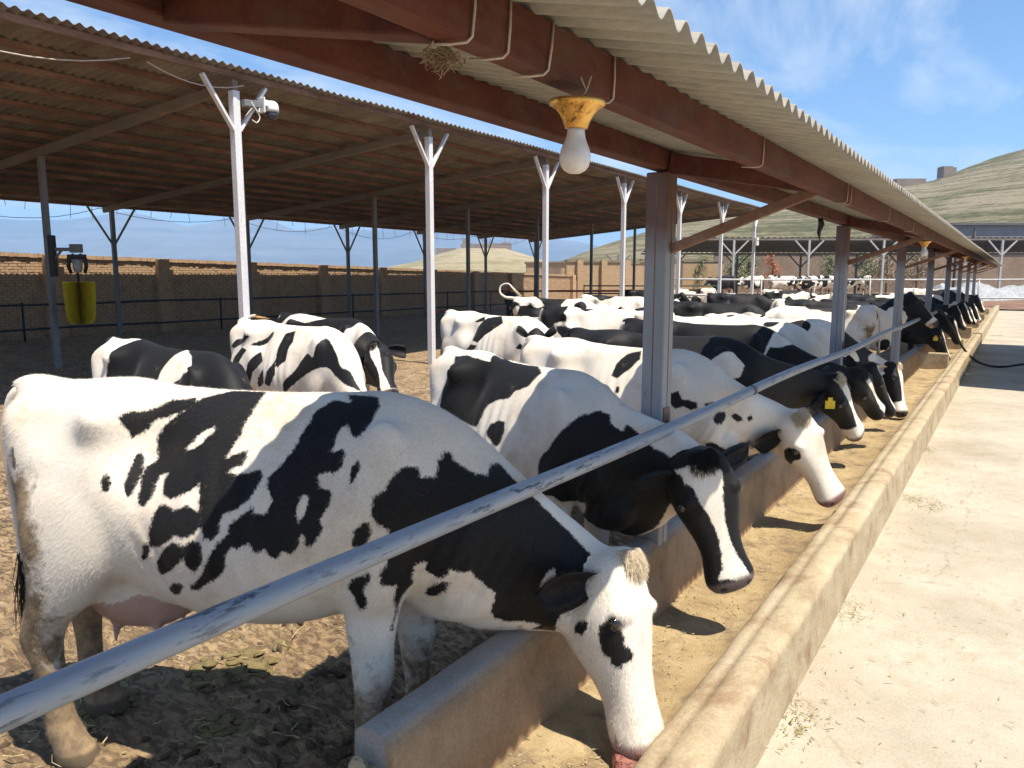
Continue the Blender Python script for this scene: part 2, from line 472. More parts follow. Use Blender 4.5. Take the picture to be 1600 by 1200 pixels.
TR = empty('feed_trough', (0, 0, 0))
tag(TR, 'long concrete feed trough with rounded tan kerb running beside the pale lane', 'trough')
def arc(cx, cz, rx, rz, a0, a1, n):
    return [(cx + rx * math.cos(math.radians(a0 + (a1 - a0) * i / n)), cz + rz * math.sin(math.radians(a0 + (a1 - a0) * i / n))) for i in range(n + 1)]
kerb_prof = [(-0.690, -0.05), (-0.697, 0.06), (-0.705, 0.16), (-0.712, 0.25)] + arc(-0.748, 0.262, 0.036, 0.036, 5, 85, 5) + [(-0.775, 0.302), (-0.81, 0.300), (-0.845, 0.293)] + arc(-0.86, 0.235, 0.078, 0.055, 80, 165, 5) + [(-0.952, 0.215), (-0.985, 0.165), (-1.005, 0.135), (-1.02, 0.05)]
def yl(a, b, st): return list(np.linspace(a, b, int((b - a) / st) + 1))
extrude_profile('kerb', kerb_prof, yl(-2.5, 7, 0.03) + yl(7.1, 24.6, 0.1), 0.008, M['concrete_tan'], TR, seed=0.3)
extrude_profile('kerb', kerb_prof, yl(25.0, 49.5, 0.15), 0.007, M['concrete_tan'], TR, seed=4.3)
wall_prof = [(-1.395, 0.05), (-1.405, 0.16), (-1.425, 0.30), (-1.435, 0.42), (-1.442, 0.475)] + arc(-1.50, 0.47, 0.055, 0.04, 10, 88, 4) + arc(-1.535, 0.47, 0.045, 0.04, 92, 170, 4) + [(-1.583, 0.40), (-1.587, 0.2), (-1.592, -0.08)]
wys = yl(1.55, 7, 0.03) + yl(7.1, 24.6, 0.1)
wall = extrude_profile('rear_wall', wall_prof, wys, 0.006, M['rear_wall'], TR, seed=2.1)
# broken near end of that wall
mb = MB()
rr = random.Random(3)
def rock(c, r, n=12):
    V_, F_ = [], []
    for i in range(n // 2 + 1):
        th = math.pi * i / (n // 2)
        for k in range(n):
            a_ = 2 * math.pi * k / n
            V_.append(Vector((r[0] * math.sin(th) * math.cos(a_), r[1] * math.sin(th) * math.sin(a_), r[2] * math.cos(th))) * rr.uniform(.86, 1.12) + Vector(c))
    for i in range(n // 2):
        for k in range(n): F_.append((i * n + k, (i + 1) * n + k, (i + 1) * n + (k + 1) % n, i * n + (k + 1) % n))
    return V_, F_
for i in range(26):
    v_, f_ = rock((rr.uniform(-1.575, -1.435), rr.uniform(1.44, 1.57), rr.uniform(0.05, 0.43)), [rr.uniform(.025, .055) for _ in range(3)])
    mb.add(v_, f_, False)
mb.box((-1.51, 1.50, 0.2), (0.12, 0.12, 0.36))
ob = mb.build('broken_end', M['concrete_tan'], TR)
extrude_profile('rear_wall', wall_prof, yl(25.0, 49.5, 0.15), 0.006, M['rear_wall'], TR, seed=5.1)
o = link('trough_floor', grid_mesh('trough_floor', lines((-1.43, -0.97, 0.02)), lines((-2.5, 9, 0.025), (9, 49.5, 0.2)),
         lambda X, Y: 0.135 + (fbm(X * 4, Y * 3, 2.0, 4) - 0.5) * 0.03 + np.clip(fbm(X * 22, Y * 22, 1.0, 2) - 0.62, 0, 1) * 0.03 + np.clip((X + 1.09) / 0.12, 0, 1) ** 2 * 0.035), M['trough_floor'], TR)
for yy, zt in ((16.3, 0.44), (21.0, 0.40), (24.8, 0.46), (30.0, 0.42), (35.0, 0.42), (41.0, 0.42)):
    mb = MB(); mb.box((-1.21, yy, (zt + 0.08) / 2), (0.52, 0.14, zt - 0.08))
    mb.build('cross_wall', M['concrete_tan'], TR, bevel=0.02)

# ------------------------------------------------------------------ feed shelter: red steel roof on grey posts
def corrugated(name, x0, z0, x1, z1, y0, y1, pitch, amp, mat, parent, per=8, nx=4, thick=0.004, wob=0.004):
    ny = int((y1 - y0) / pitch * per)
    Y = np.linspace(y0, y1, ny + 1)
    t = np.linspace(0, 1, nx + 1)
    XX, YY = np.meshgrid(x0 + (x1 - x0) * t, Y)
    base = (z0 + (z1 - z0) * t)[None, :]
    ZZ = base + amp * np.sin(2 * np.pi * YY / pitch) + (fbm(YY * 0.6, XX, 3, 2) - 0.5) * wob
    XX = XX + (t[None, :] - 0.5) * 2 * (vnoise(np.floor(YY / 0.84) + 0.5, 0 * YY, 2.0) - 0.5) * 0.012
    co = np.concatenate([np.stack([XX.ravel(), YY.ravel(), ZZ.ravel()], 1), np.stack([XX.ravel(), YY.ravel(), ZZ.ravel() + thick], 1)])
    n = nx + 1; tot = n * (ny + 1)
    i = (np.arange(ny)[:, None] * n + np.arange(nx)[None, :]).ravel()
    f1 = np.stack([i, i + n, i + n + 1, i + 1], 1); f2 = np.stack([i, i + 1, i + n + 1, i + n], 1) + tot
    j = np.arange(ny) * n
    e1 = np.stack([j, j + tot, j + n + tot, j + n], 1); j2 = j + nx
    e2 = np.stack([j2, j2 + n, j2 + n + tot, j2 + tot], 1)
    return link(name, np_mesh(name, co, np.concatenate([f1, f2, e1, e2])), mat, parent)

FS = empty('feed_shelter', (-1.5, 3.65, 0))
tag(FS, 'low feed shelter with red oxide beams and cream corrugated roof over the trough', 'shelter')
def fs_local(o):
    o.location = (1.5, -3.65, 0)
    return o
def feed_post_material():
    m, N, L, B = new_mat('worn grey and red post paint')
    v = vecmap(N, L, (1, 1, 0.4)); sz = N.new('ShaderNodeSeparateXYZ'); L.new(vecmap(N, L), sz.inputs[0])
    n = noise_node(N, L, 3.0, 8, 0.7, v); n2 = noise_node(N, L, 40, 5, 0.7, v)
    grey = ramp(N, L, n.outputs['Fac'], [(0.3, (0.20, 0.215, 0.24)), (0.55, (0.27, 0.285, 0.31)), (0.72, (0.33, 0.34, 0.36))]).outputs[0]
    red = ramp(N, L, n.outputs['Fac'], [(0.3, (0.09, 0.045, 0.032)), (0.6, (0.14, 0.07, 0.05)), (0.75, (0.18, 0.12, 0.095))]).outputs[0]
    ma = N.new('ShaderNodeMath'); ma.operation = 'MULTIPLY_ADD'; L.new(n.outputs['Fac'], ma.inputs[0]); ma.inputs[1].default_value = 0.5; L.new(sz.outputs[2], ma.inputs[2])
    mr = N.new('ShaderNodeMapRange'); L.new(ma.outputs[0], mr.inputs[0]); mr.inputs[1].default_value = 2.16; mr.inputs[2].default_value = 2.34
    c = mixc(N, L, mr.outputs[0], grey, red)
    k = ramp(N, L, n2.outputs['Fac'], [(0.60, (0, 0, 0)), (0.72, (0.8, 0.8, 0.8))]).outputs[0]
    c = mixc(N, L, k, c, (0.17, 0.085, 0.05))
    L.new(c, B.inputs['Base Color']); B.inputs['Roughness'].default_value = 0.45; B.inputs['Specular IOR Level'].default_value = 0.5
    L.new(bump(N, L, n2.outputs['Fac'], 0.15, 0.002), B.inputs['Normal'])
    return m
M['feed_post'] = feed_post_material()
FS_POSTS = [-1.1, 3.65, 8.40, 13.15, 18.0, 22.9, 27.8, 32.7, 37.6]
RX0, RZ0, RX1, RZ1 = -1.60, 2.50, -0.50, 2.262
fs_local(corrugated('roof_sheet', RX0, RZ0, RX1, RZ1, -3.0, 38.4, 0.076, 0.0135, M['sheet_cream'], FS, nx=5))
def roof_z(x): return RZ0 + (RZ1 - RZ0) * (x - RX0) / (RX1 - RX0) - 0.016
def channel(p0, p1, w, h, t=0.006, flip=1):
    """steel channel along y: web + two flanges"""
    mb = MB()
    x, y0, z = p0; y1 = p1[1]
    mb.bar((x, y0, z - h / 2), (x, y1, z - h / 2), t, h)
    mb.bar((x + flip * (w / 2 + t / 2), y0, z - t / 2 - 0.001), (x + flip * (w / 2 + t / 2), y1, z - t / 2 - 0.001), w, t)
    mb.bar((x + flip * (w / 2 + t / 2), y0, z - h + t / 2 + 0.001), (x + flip * (w / 2 + t / 2), y1, z - h + t / 2 + 0.001), w, t)
    return mb
PZ = roof_z(-0.75)
fs_local(channel((-0.735, -3.0, PZ), (-0.735, 38.3, 0), 0.045, 0.088, flip=-1).build('purlin', M['red_steel'], FS, bevel=0.0))
mb = MB(); mb.bar((-1.5, -3.0, roof_z(-1.5) - 0.05), (-1.5, 38.3, roof_z(-1.5) - 0.05), 0.08, 0.10)
fs_local(mb.build('ridge_beam', M['red_steel'], FS, bevel=0.006))
for y in [1.0] + FS_POSTS[1:]:
    mb = MB(); ya = y
    mb.bar((-1.455, ya, roof_z(-1.455) - 0.058), (-0.795, ya, roof_z(-0.795) - 0.046), 0.06, 0.092)
    fs_local(mb.build('rafter', M['red_steel'], FS, bevel=0.005))
for y in FS_POSTS:
    mb = MB(); mb.box((-1.5, y, (roof_z(-1.5) - 0.1) / 2 - 0.04), (0.115, 0.125, roof_z(-1.5) - 0.1 + 0.06))
    post = fs_local(mb.build('post', M['feed_post'], FS, bevel=0.008))
    mb = MB(); mb.box((-1.5, y - 0.0635, 1.15), (0.004, 0.002, 2.3)); mb.box((-1.4415, y, 1.15), (0.002, 0.004, 2.3)); mb.build('weld_seam', M['rust_steel'], post)
    mb = MB(); mb.bar((-1.44, y, 1.985), (-0.775, y, PZ - 0.075), 0.035, 0.045)
    b = mb.build('brace', M['rust_steel'], post, bevel=0.004)
    mb = MB(); mb.box((-1.411, y, 1.10), (0.062, 0.04, 0.03)); mb.box((-1.438, y - 0.01, 1.14), (0.006, 0.07, 0.11))
    b = mb.build('pipe_bracket', M['rust_steel'], post, bevel=0.003)

# water stained pipe that the cows reach under
def pipe_material():
    m, N, L, B = new_mat('chipped pale blue pipe paint')
    v = vecmap(N, L, (1, 0.16, 1))
    n = noise_node(N, L, 42, 9, 0.75, v, 0.2)
    n2 = noise_node(N, L, 9, 5, 0.6, v)
    k = ramp(N, L, n.outputs['Fac'], [(0.545, (0, 0, 0)), (0.575, (1, 1, 1))]).outputs[0]
    k2 = ramp(N, L, n2.outputs['Fac'], [(0.44, (0.04, 0.04, 0.04)), (0.56, (1, 1, 1))]).outputs[0]
    mu = N.new('ShaderNodeMath'); mu.operation = 'MULTIPLY'; L.new(k, mu.inputs[0]); L.new(k2, mu.inputs[1])
    base = ramp(N, L, n2.outputs['Fac'], [(0.3, (0.22, 0.26, 0.31)), (0.55, (0.29, 0.32, 0.36)), (0.75, (0.34, 0.36, 0.38))]).outputs[0]
    c = mixc(N, L, mu.outputs[0], base, (0.05, 0.065, 0.10))
    L.new(c, B.inputs['Base Color']); B.inputs['Roughness'].default_value = 0.42
    B.inputs['Specular IOR Level'].default_value = 0.5
    L.new(bump(N, L, mu.outputs[0], -0.3, 0.002), B.inputs['Normal'])
    return m
M['pipe'] = pipe_material()
PIPE = empty('neck_rail', (-1.37, 8, 0))
tag(PIPE, 'chipped pale blue pipe rail running along the trough above the feeding cows', 'rail')
pts = []
for i in range(81):
    y = -2.0 + i * 0.25
    sag = -0.012 * math.cos((y - 3.65) / 4.75 * 2 * math.pi) - 0.012
    pts.append((-0.012 + 0.002 * y + 0.010 * math.sin(y * 0.9), y - 8, 1.125 + sag * 0.8 + 0.0012 * y))
mb = MB(); mb.tube(pts, 0.031, 16); mb.build('pipe', M['pipe'], PIPE)
for y in (4.93,):
    mb = MB(); mb.tube([(-0.002, y - 8 - 0.012, 1.127), (-0.002, y - 8 + 0.012, 1.127)], 0.0335, 16); mb.build('weld_joint', M['dark_post'], PIPE)

# ------------------------------------------------------------------ lamp under the shelter, its cable and the old nest
def brass_material():
    m, N, L, B = new_mat('tarnished brass')
    v = vecmap(N, L)
    n = noise_node(N, L, 26, 8, 0.75, v)
    c = ramp(N, L, n.outputs['Fac'], [(0.36, (0.16, 0.08, 0.03)), (0.46, (0.72, 0.40, 0.10)), (0.62, (0.88, 0.56, 0.17))]).outputs[0]
    L.new(c, B.inputs['Base Color']); B.inputs['Metallic'].default_value = 0.85
    r = ramp(N, L, n.outputs['Fac'], [(0.38, (0.75, 0.75, 0.75)), (0.55, (0.30, 0.30, 0.30))]).outputs[0]
    L.new(r, B.inputs['Roughness'])
    L.new(bump(N, L, n.outputs['Fac'], 0.25, 0.002), B.inputs['Normal'])
    return m
M['brass'] = brass_material()
def bulb_material():
    m, N, L, B = new_mat('dusty opal bulb')
    v = vecmap(N, L)
    n = noise_node(N, L, 14, 6, 0.7, v)
    c = ramp(N, L, n.outputs['Fac'], [(0.35, (0.60, 0.56, 0.53)), (0.6, (0.74, 0.72, 0.70))]).outputs[0]
    L.new(c, B.inputs['Base Color']); B.inputs['Roughness'].default_value = 0.32
    B.inputs['Subsurface Weight'].default_value = 0.35; B.inputs['Subsurface Radius'].default_value = (0.02, 0.018, 0.016); B.inputs['Subsurface Scale'].default_value = 0.6
    return m
M['bulb'] = bulb_material()
def lamp(loc, label, tilt=(0, 0), k=1.0, detail=True):
    root = empty('bulb_lamp', loc)
    root.rotation_euler = (tilt[0], tilt[1], 0)
    tag(root, label, 'lamp', 'bulb lamps hung under the feed shelter')
    prof = [(0.001, 0.0), (0.052, 0.0), (0.0545, -0.004), (0.0535, -0.009), (0.049, -0.0125), (0.042, -0.016), (0.034, -0.025), (0.027, -0.037), (0.0225, -0.049), (0.0215, -0.052), (0.001, -0.052)]
    mb = MB(); mb.lathe([(r * k, z * k) for r, z in prof], n=36); mb.build('brass_holder', M['brass'], root)
    bp = [(0.001, -0.050), (0.0165, -0.050), (0.0168, -0.058), (0.0185, -0.068), (0.0225, -0.079), (0.0275, -0.090), (0.0302, -0.100), (0.0302, -0.110), (0.0275, -0.121), (0.021, -0.130), (0.011, -0.1355), (0.001, -0.1365)]
    mb = MB(); mb.lathe([(r * k, z * k) for r, z in bp], n=32); mb.build('bulb', M['bulb'], root)
    if detail:
        mb = MB()
        mb.tube([(0.012, 0.018, 0.003), (0.015, 0.005, 0.018), (0.016, -0.012, 0.030), (0.018, -0.022, 0.036)], 0.0013, 6)
        mb.tube([(0.012, -0.006, 0.003), (0.016, 0.006, 0.018), (0.017, 0.012, 0.032), (0.019, 0.016, 0.044)], 0.0015, 6)
        mb.build('tie_wire', M['wire'], root)
    return root
lamp((-0.728, 1.345, 2.183), 'brass holder with a large dusty white bulb under the red beam nearest the camera', tilt=(0.04, 0.06))
lamp((-0.735, 8.05, 2.17), 'small white bulb in a brass holder, second along the red beam', detail=False)
lamp((-0.735, 14.6, 2.17), 'tiny bulb in a brass holder, third along the red beam', detail=False)
lamp((-0.735, 20.2, 2.17), 'tiny bulb in a brass holder, fourth along the red beam', detail=False)
lamp((-0.735, 26.0, 2.17), 'tiny bulb in a brass holder at the far end of the red beam', detail=False)

CB = empty('electric_cable', (-0.735, 1.2, PZ))
tag(CB, 'thin pale cable wound in loops around the red beam beside the near bulb', 'cable')
def loop(y, lean, parent=CB):
    mb = MB(); x0, x1, z0, z1 = -0.735 - 0.056, -0.735 + 0.006, PZ - 0.092, PZ + 0.002
    P = [(x1, y + lean, z1), (x1 + 0.002, y + lean * 0.5, (z0 + z1) / 2), (x1 + 0.001, y, z0 + 0.006), (x1 - 0.006, y - 0.004, z0 - 0.002), ((x0 + x1) / 2, y - 0.012, z0 - 0.003), (x0, y - 0.02, z0)]
    P = [Vector(p) - Vector((-0.735, 1.2, PZ)) for p in P]
    mb.tube(P, 0.0023, 7); mb.build('cable_loop', M['wire'], parent)
for y, l in ((1.005, 0.012), (1.105, 0.01), (1.235, 0.02), (1.50, 0.006), (2.62, 0.01), (4.12, 0.01), (4.22, 0.012), (5.6, 0.01), (7.0, 0.01)):
    loop(y, l)
# shreds of an old nest stuck behind the beam
mb = MB(); rr = random.Random(5)
for i in range(240):
    c = Vector((rr.gauss(0, 0.012), rr.gauss(0, 0.022), rr.gauss(-0.004, 0.008)))
    d = Vector((rr.gauss(0, 1), rr.gauss(0, 1), rr.gauss(-0.2, 0.7))).normalized() * rr.uniform(0.008, 0.02)
    mb.tube([c, c + d * 0.5 + Vector((0, 0, rr.uniform(-0.003, 0.003))), c + d], 0.0009, 3, cap=False)
nest = mb.build('old_nest', speckled('dry nest straw', [(0.2, 0.13, 0.07), (0.3, 0.21, 0.12), (0.4, 0.3, 0.18)], 60, 0.95))
nest.location = (-0.80, 1.02, PZ - 0.098); tag(nest, 'straw nest scraps stuck under the red beam near the cable', 'nest')
# rag dangling from the ridge beam
mb = MB()
mb.tube([(0, 0, 0), (0.01, 0.01, -0.05), (-0.006, 0.0, -0.12), (0.008, -0.006, -0.19)], [0.02, 0.025, 0.016, 0.003], 6)
rag = mb.build('hanging_rag', M['black_rubber']); rag.location = (-1.44, 7.0, 2.34); tag(rag, 'black rag hanging from the beam between the first two grey posts', 'rag')
# black hose looping from the rail end on to the lane
mb = MB()
hp = [(-1.38, 17.6, 1.20), (-1.25, 17.9, 1.16), (-1.05, 18.2, 0.80), (-0.86, 18.4, 0.42), (-0.62, 18.5, 0.14), (-0.35, 18.5, 0.035), (-0.1, 18.6, 0.02), (0.15, 19.2, 0.02), (0.5, 19.8, 0.02), (1.2, 20.0, 0.02)]
def smooth_path(P, n=6):
    P = [Vector(p) for p in P]; out = []
    for i in range(len(P) - 1):
        p0, p1, p2, p3 = P[max(i - 1, 0)], P[i], P[i + 1], P[min(i + 2, len(P) - 1)]
        for k in range(n):
            t = k / n
            out.append(0.5 * ((2 * p1) + (p2 - p0) * t + (2 * p0 - 5 * p1 + 4 * p2 - p3) * t * t + (3 * p1 - p0 - 3 * p2 + p3) * t ** 3))
    out.append(P[-1]); return out
mb.tube(smooth_path(hp), 0.022, 8); o = mb.build('hose', M['black_rubber'])
tag(o, 'black hose sagging from the rail over the kerb on to the lane', 'hose')

# ------------------------------------------------------------------ big cattle shed in the yard
SH = empty('cattle_shed', (-16.4, 17.5, 0))
tag(SH, 'tall open cattle shed with rusty purlins and weathered corrugated roof on white posts', 'shed')
def sh(o): o.location = (16.4, -17.5, 0); return o
SX = [-10.4, -16.4, -22.3]
SY = [8.05 + 4.75 * k for k in range(-2, 7)]
def shed_z(x): return 4.98 + (x + 10.4) * (4.98 - 4.02) / 11.9
sh(corrugated('roof_sheet', -10.15, shed_z(-10.15), -23.02, shed_z(-23.02), -3.0, 37.7, 0.15, 0.022, M['sheet_old'], SH, per=6, nx=10, wob=0.03))
npur = 15
for i in range(npur):
    x = -10.3 + (-22.75 + 10.3) * i / (npur - 1)
    mb = MB(); zc = shed_z(x) - 0.024
    mb.bar((x, -2.9, zc - 0.045), (x, 37.6, zc - 0.045), 0.006, 0.09)
    mb.bar((x - 0.022, -2.9, zc - 0.0885), (x - 0.022, 37.6, zc - 0.0885), 0.04, 0.005)
    mb.bar((x - 0.022, -2.9, zc - 0.003), (x - 0.022, 37.6, zc - 0.003), 0.04, 0.005)
    sh(mb.build('purlin', M['rust_steel'], SH))
for y in SY:
    mb = MB(); mb.bar((-10.35, y, shed_z(-10.35) - 0.20), (-22.7, y, shed_z(-22.7) - 0.20), 0.10, 0.16)
    sh(mb.build('rafter', M['beam_grey'], SH, bevel=0.01))
    for ix, x in enumerate(SX):
        if y < 6 and ix == 0 and y < 3: continue
        mat = M['white_post'] if ix == 0 else M['dark_post']
        top = shed_z(x) - 0.28; w = 0.125 if ix == 0 else 0.11
        mb = MB(); mb.box((x, y, top / 2 - 0.05), (w, w, top + 0.1))
        p = sh(mb.build('post', mat, SH, bevel=0.008))
        if ix == 1: continue
        for s in (-1, 1):
            mb = MB()
            if ix == 0: mb.bar((x + 0.02, y + s * 0.05, top - 0.60), (x + 0.03, y + s * 0.58, top + 0.14), 0.045, 0.085, up=(1, 0, 0))
            else: mb.bar((x, y + s * 0.04, top - 0.95), (x, y + s * 0.72, top + 0.12), 0.05, 0.05)
            mb.build('brace', mat, p, bevel=0.004)
# sagging cable and droppers along the back eave
WR = empty('eave_wire', (-22.95, 17, 3.9)); tag(WR, 'thin dark wire sagging along the back eave of the cattle shed', 'wire')
mb = MB()
for k in range(len(SY) - 1):
    P = []
    for i in range(9):
        t = i / 8; y = SY[k] + 4.75 * t
        P.append((0.0, y - 17, shed_z(-22.85) - 0.12 - 0.42 * 4 * t * (1 - t) * (0.6 + 0.4 * ((k * 7) % 3) / 2) - 3.9))
    mb.tube(P, 0.008, 4, cap=False)
mb.build('span', M['black_rubber'], WR)
mb = MB()
for i in range(60):
    y = -1 + i * 0.62 + RNG.uniform(-0.1, 0.1)
    mb.tube([(0.05, y - 17, shed_z(-22.8) - 3.92), (0.05 + RNG.uniform(-.03, .03), y - 17 + RNG.uniform(-0.06, 0.06), shed_z(-22.8) - 3.92 - RNG.uniform(0.1, 0.5))], 0.007, 4, cap=False)
mb.build('dropper', M['black_rubber'], WR)
WR2 = empty('lighting_cable', (-10.3, 7, 4.7)); tag(WR2, 'pale cable drooping under the front eave of the cattle shed', 'cable')
mb = MB()
for a, b in ((3.0, 6.35), (6.6, 8.2), (-2, 2.9)):
    P = [(-0.05, a + (b - a) * i / 10 - 7, 0.10 - 0.30 * 4 * (i / 10) * (1 - i / 10) * (b - a) / 3.4) for i in range(11)]
    mb.tube(P, 0.010, 5, cap=False)
mb.build('drooping_span', M['wire'], WR2)

# dome camera on the first white post
CC = empty('security_camera', (-10.28, 8.12, 4.52)); tag(CC, 'white dome security camera on the bracket of the tall white post', 'camera')
M['plastic_white'] = speckled('white plastic', [(0.74, 0.74, 0.74), (0.80, 0.80, 0.80), (0.82, 0.82, 0.82)], 3, 0.35, 0.03, 0.001, 60)
M['plastic_dark'] = speckled('smoked plastic', [(0.03, 0.035, 0.045), (0.05, 0.055, 0.07), (0.07, 0.075, 0.09)], 3, 0.15, 0.03, 0.001, 60, spec=0.6)
mb = MB(); mb.bar((0, 0, 0), (0.03, 0.30, 0.02), 0.10, 0.10); mb.build('bracket_arm', M['dark_post'], CC, bevel=0.008)
mb = MB(); mb.box((0.03, 0.33, 0.02), (0.16, 0.025, 0.24)); mb.bar((0.03, 0.34, 0.06), (0.03, 0.52, 0.06), 0.09, 0.10); mb.build('mount', M['plastic_white'], CC, bevel=0.01)
mb = MB(); mb.lathe([(0.001, 0.10), (0.05, 0.095), (0.085, 0.07), (0.105, 0.03), (0.11, -0.03), (0.112, -0.075), (0.001, -0.076)], c=(0.03, 0.53, 0.02), n=24); mb.build('housing', M['plastic_white'], CC)
mb = MB(); mb.lathe([(0.001, -0.078), (0.10, -0.078), (0.102, -0.11), (0.09, -0.16), (0.06, -0.195), (0.001, -0.205)], c=(0.03, 0.53, 0.02), n=24); mb.build('lens_dome', M['plastic_dark'], CC)
mb = MB(); mb.tube(smooth_path([(0.05, 0.10, 0.05), (0.07, 0.16, -0.05), (0.07, 0.24, -0.10), (0.06, 0.27, 0.0), (0.06, 0.30, 0.05)]), 0.009, 6)
mb.tube(smooth_path([(0.05, 0.2, -0.08), (0.06, 0.26, -0.18), (0.06, 0.2, -0.27), (0.05, 0.12, -0.24)]), 0.008, 6); mb.build('coiled_lead', M['plastic_white'], CC)
CJ = empty('junction_box', (-10.3, 36.5, 4.0)); tag(CJ, 'small white box on the far white post of the cattle shed', 'box')
mb = MB(); mb.box((0.05, 0.0, -0.55), (0.12, 0.3, 0.36)); mb.build('case', M['plastic_white'], CJ, bevel=0.02)
mb = MB(); mb.box((0.115, 0.0, -0.50), (0.01, 0.2, 0.04)); mb.build('lid_lip', M['dark_post'], CJ)

# ------------------------------------------------------------------ rotating cow brush on the mid post
BR = empty('cow_brush', (-16.4, 8.05, 2.05)); tag(BR, 'yellow bristle cow brush hanging from a motor arm on the mid shed post', 'brush')
rgt = Vector((math.cos(YAW), math.sin(YAW), 0))
M['galv_motor'] = speckled('grey motor casing', [(0.30, 0.30, 0.30), (0.36, 0.36, 0.36), (0.40, 0.40, 0.40)], 6, 0.5)
M['bristle'] = speckled('yellow bristles', [(0.66, 0.50, 0.02), (0.82, 0.66, 0.03), (0.88, 0.74, 0.05)], 20, 0.6, 0.3, 0.01, 150)
bc = rgt * 0.56
mb = MB(); mb.bar(rgt * 0.05 + Vector((0, 0, 0.34)), rgt * 0.52 + Vector((0, 0, 0.34)), 0.06, 0.07); mb.bar(rgt * 0.45 + Vector((0, 0, 0.36)), rgt * 0.67 + Vector((0, 0, 0.36)), 0.12, 0.17)
mb.bar(rgt * 0.07 + Vector((0, 0, 0.10)), rgt * 0.26 + Vector((0, 0, 0.32)), 0.05, 0.04); mb.build('arm', M['dark_post'], BR, bevel=0.01)
mb = MB(); mb.bar(rgt * 0.075 + Vector((0, 0, -0.2)), rgt * 0.075 + Vector((0, 0, 0.62)), 0.12, 0.12, up=rgt); mb.build('mounting_plate', M['black_rubber'], BR, bevel=0.01)
mb = MB()
for s_ in (-1, 1):
    mb.tube([bc + rgt * (s_ * 0.06) + Vector((0, 0, 0.24)), bc + rgt * (s_ * 0.165) + Vector((0, 0, 0.15)), bc + rgt * (s_ * 0.18) + Vector((0, 0, 0.0)), bc + rgt * (s_ * 0.14) + Vector((0, 0, -0.13))], [0.035, 0.042, 0.04, 0.032], 8)
mb.bar(bc - rgt * 0.17 + Vector((0, 0, 0.19)), bc + rgt * 0.17 + Vector((0, 0, 0.19)), 0.10, 0.10); mb.build('yoke', M['black_rubber'], BR)
mb = MB(); mb.lathe([(0.001, 0.14), (0.075, 0.14), (0.085, 0.10), (0.085, -0.06), (0.06, -0.12), (0.001, -0.12)], c=bc, n=16); mb.box(bc + Vector((0.08, -0.02, 0.02)), (0.10, 0.13, 0.11), YAW); mb.build('motor', M['galv_motor'], BR)
mb = MB(); mb.lathe([(0.001, -0.10), (0.022, -0.10), (0.022, -1.10), (0.001, -1.10)], c=bc, n=10); mb.build('shaft', M['black_rubber'], BR)
co = []; fc = []
rr = random.Random(11)
for i in range(15000):
    z = rr.uniform(-1.145, -0.315); a = rr.uniform(0, 2 * math.pi)
    t = (z + 1.145) / 0.83
    R = (0.255 + 0.035 * t) * (1.0 if t > 0.18 else 0.70 + 0.30 * math.sqrt(t / 0.18)) * rr.uniform(0.80, 1.04)
    d = Vector((math.cos(a), math.sin(a), rr.uniform(-0.08, 0.05))); s = Vector((-math.sin(a), math.cos(a), 0)) * 0.006
    p0 = bc + Vector((0, 0, z)) + d * 0.03; p1 = bc + Vector((0, 0, z)) + d * R
    w = Vector((0, 0, 0.006)) if i % 2 else s
    n = len(co); co += [p0 - w, p0 + w, p1 + w, p1 - w]; fc.append((n, n + 1, n + 2, n + 3))
me = bpy.data.meshes.new('bristles'); me.from_pydata(co, [], fc); o = link('bristles', me, M['bristle'], BR); tag(o, kind='stuff')

# ------------------------------------------------------------------ brick boundary wall behind the shed
def brick_material():
    m, N, L, B = new_mat('tan clay brick')
    v = vecmap(N, L)
    oi = N.new('ShaderNodeObjectInfo')
    n = noise_node(N, L, 4.5, 4, 0.7, v)
    n2 = noise_node(N, L, 45, 5, 0.7, v)
    c = ramp(N, L, n.outputs['Fac'], [(0.28, (0.31, 0.19, 0.11)), (0.45, (0.44, 0.285, 0.165)), (0.6, (0.51, 0.345, 0.205)), (0.75, (0.42, 0.25, 0.145))]).outputs[0]
    k = ramp(N, L, n2.outputs['Fac'], [(0.5, (0, 0, 0)), (0.75, (0.6, 0.6, 0.6))]).outputs[0]
    c = mixc(N, L, k, c, (0.30, 0.22, 0.14))
    L.new(c, B.inputs['Base Color']); B.inputs['Roughness'].default_value = 0.95
    L.new(bump(N, L, n2.outputs['Fac'], 0.5, 0.01), B.inputs['Normal'])
    return m
M['brick_tan'] = brick_material()
M['mortar'] = speckled('brick mortar', [(0.20, 0.15, 0.10), (0.26, 0.20, 0.135), (0.30, 0.23, 0.16)], 3, 0.95, 0.4, 0.01, 30)
WX = -23.9
def wtop(y): return 2.46 - (y - 10.4) * 0.0172
BW = empty('brick_wall', (WX, 24, 0)); tag(BW, 'long tan brick boundary wall with pillars behind the cattle shed', 'wall')
mb = MB()
for k in range(24):
    y0 = 2 + k * 1.85; y1 = y0 + 1.85
    mb.box((WX - 0.13 - WX, (y0 + y1) / 2 - 24, (wtop(y0 + .9) - 0.02) / 2 - 0.19), (0.22, 1.85, wtop(y0 + .9) - 0.02 + 0.38))
mb.build('mortar_core', M['mortar'], BW)
rr = random.Random(21)
bl, bh, gap = 0.215, 0.068, 0.012
stuff = MB(); single = []
row = 0; z = -0.1
unit = MB(); unit.box((0, 0, 0), (0.10, bl, bh)); ume = unit.mesh('brick'); ume.materials.append(M['brick_tan'])
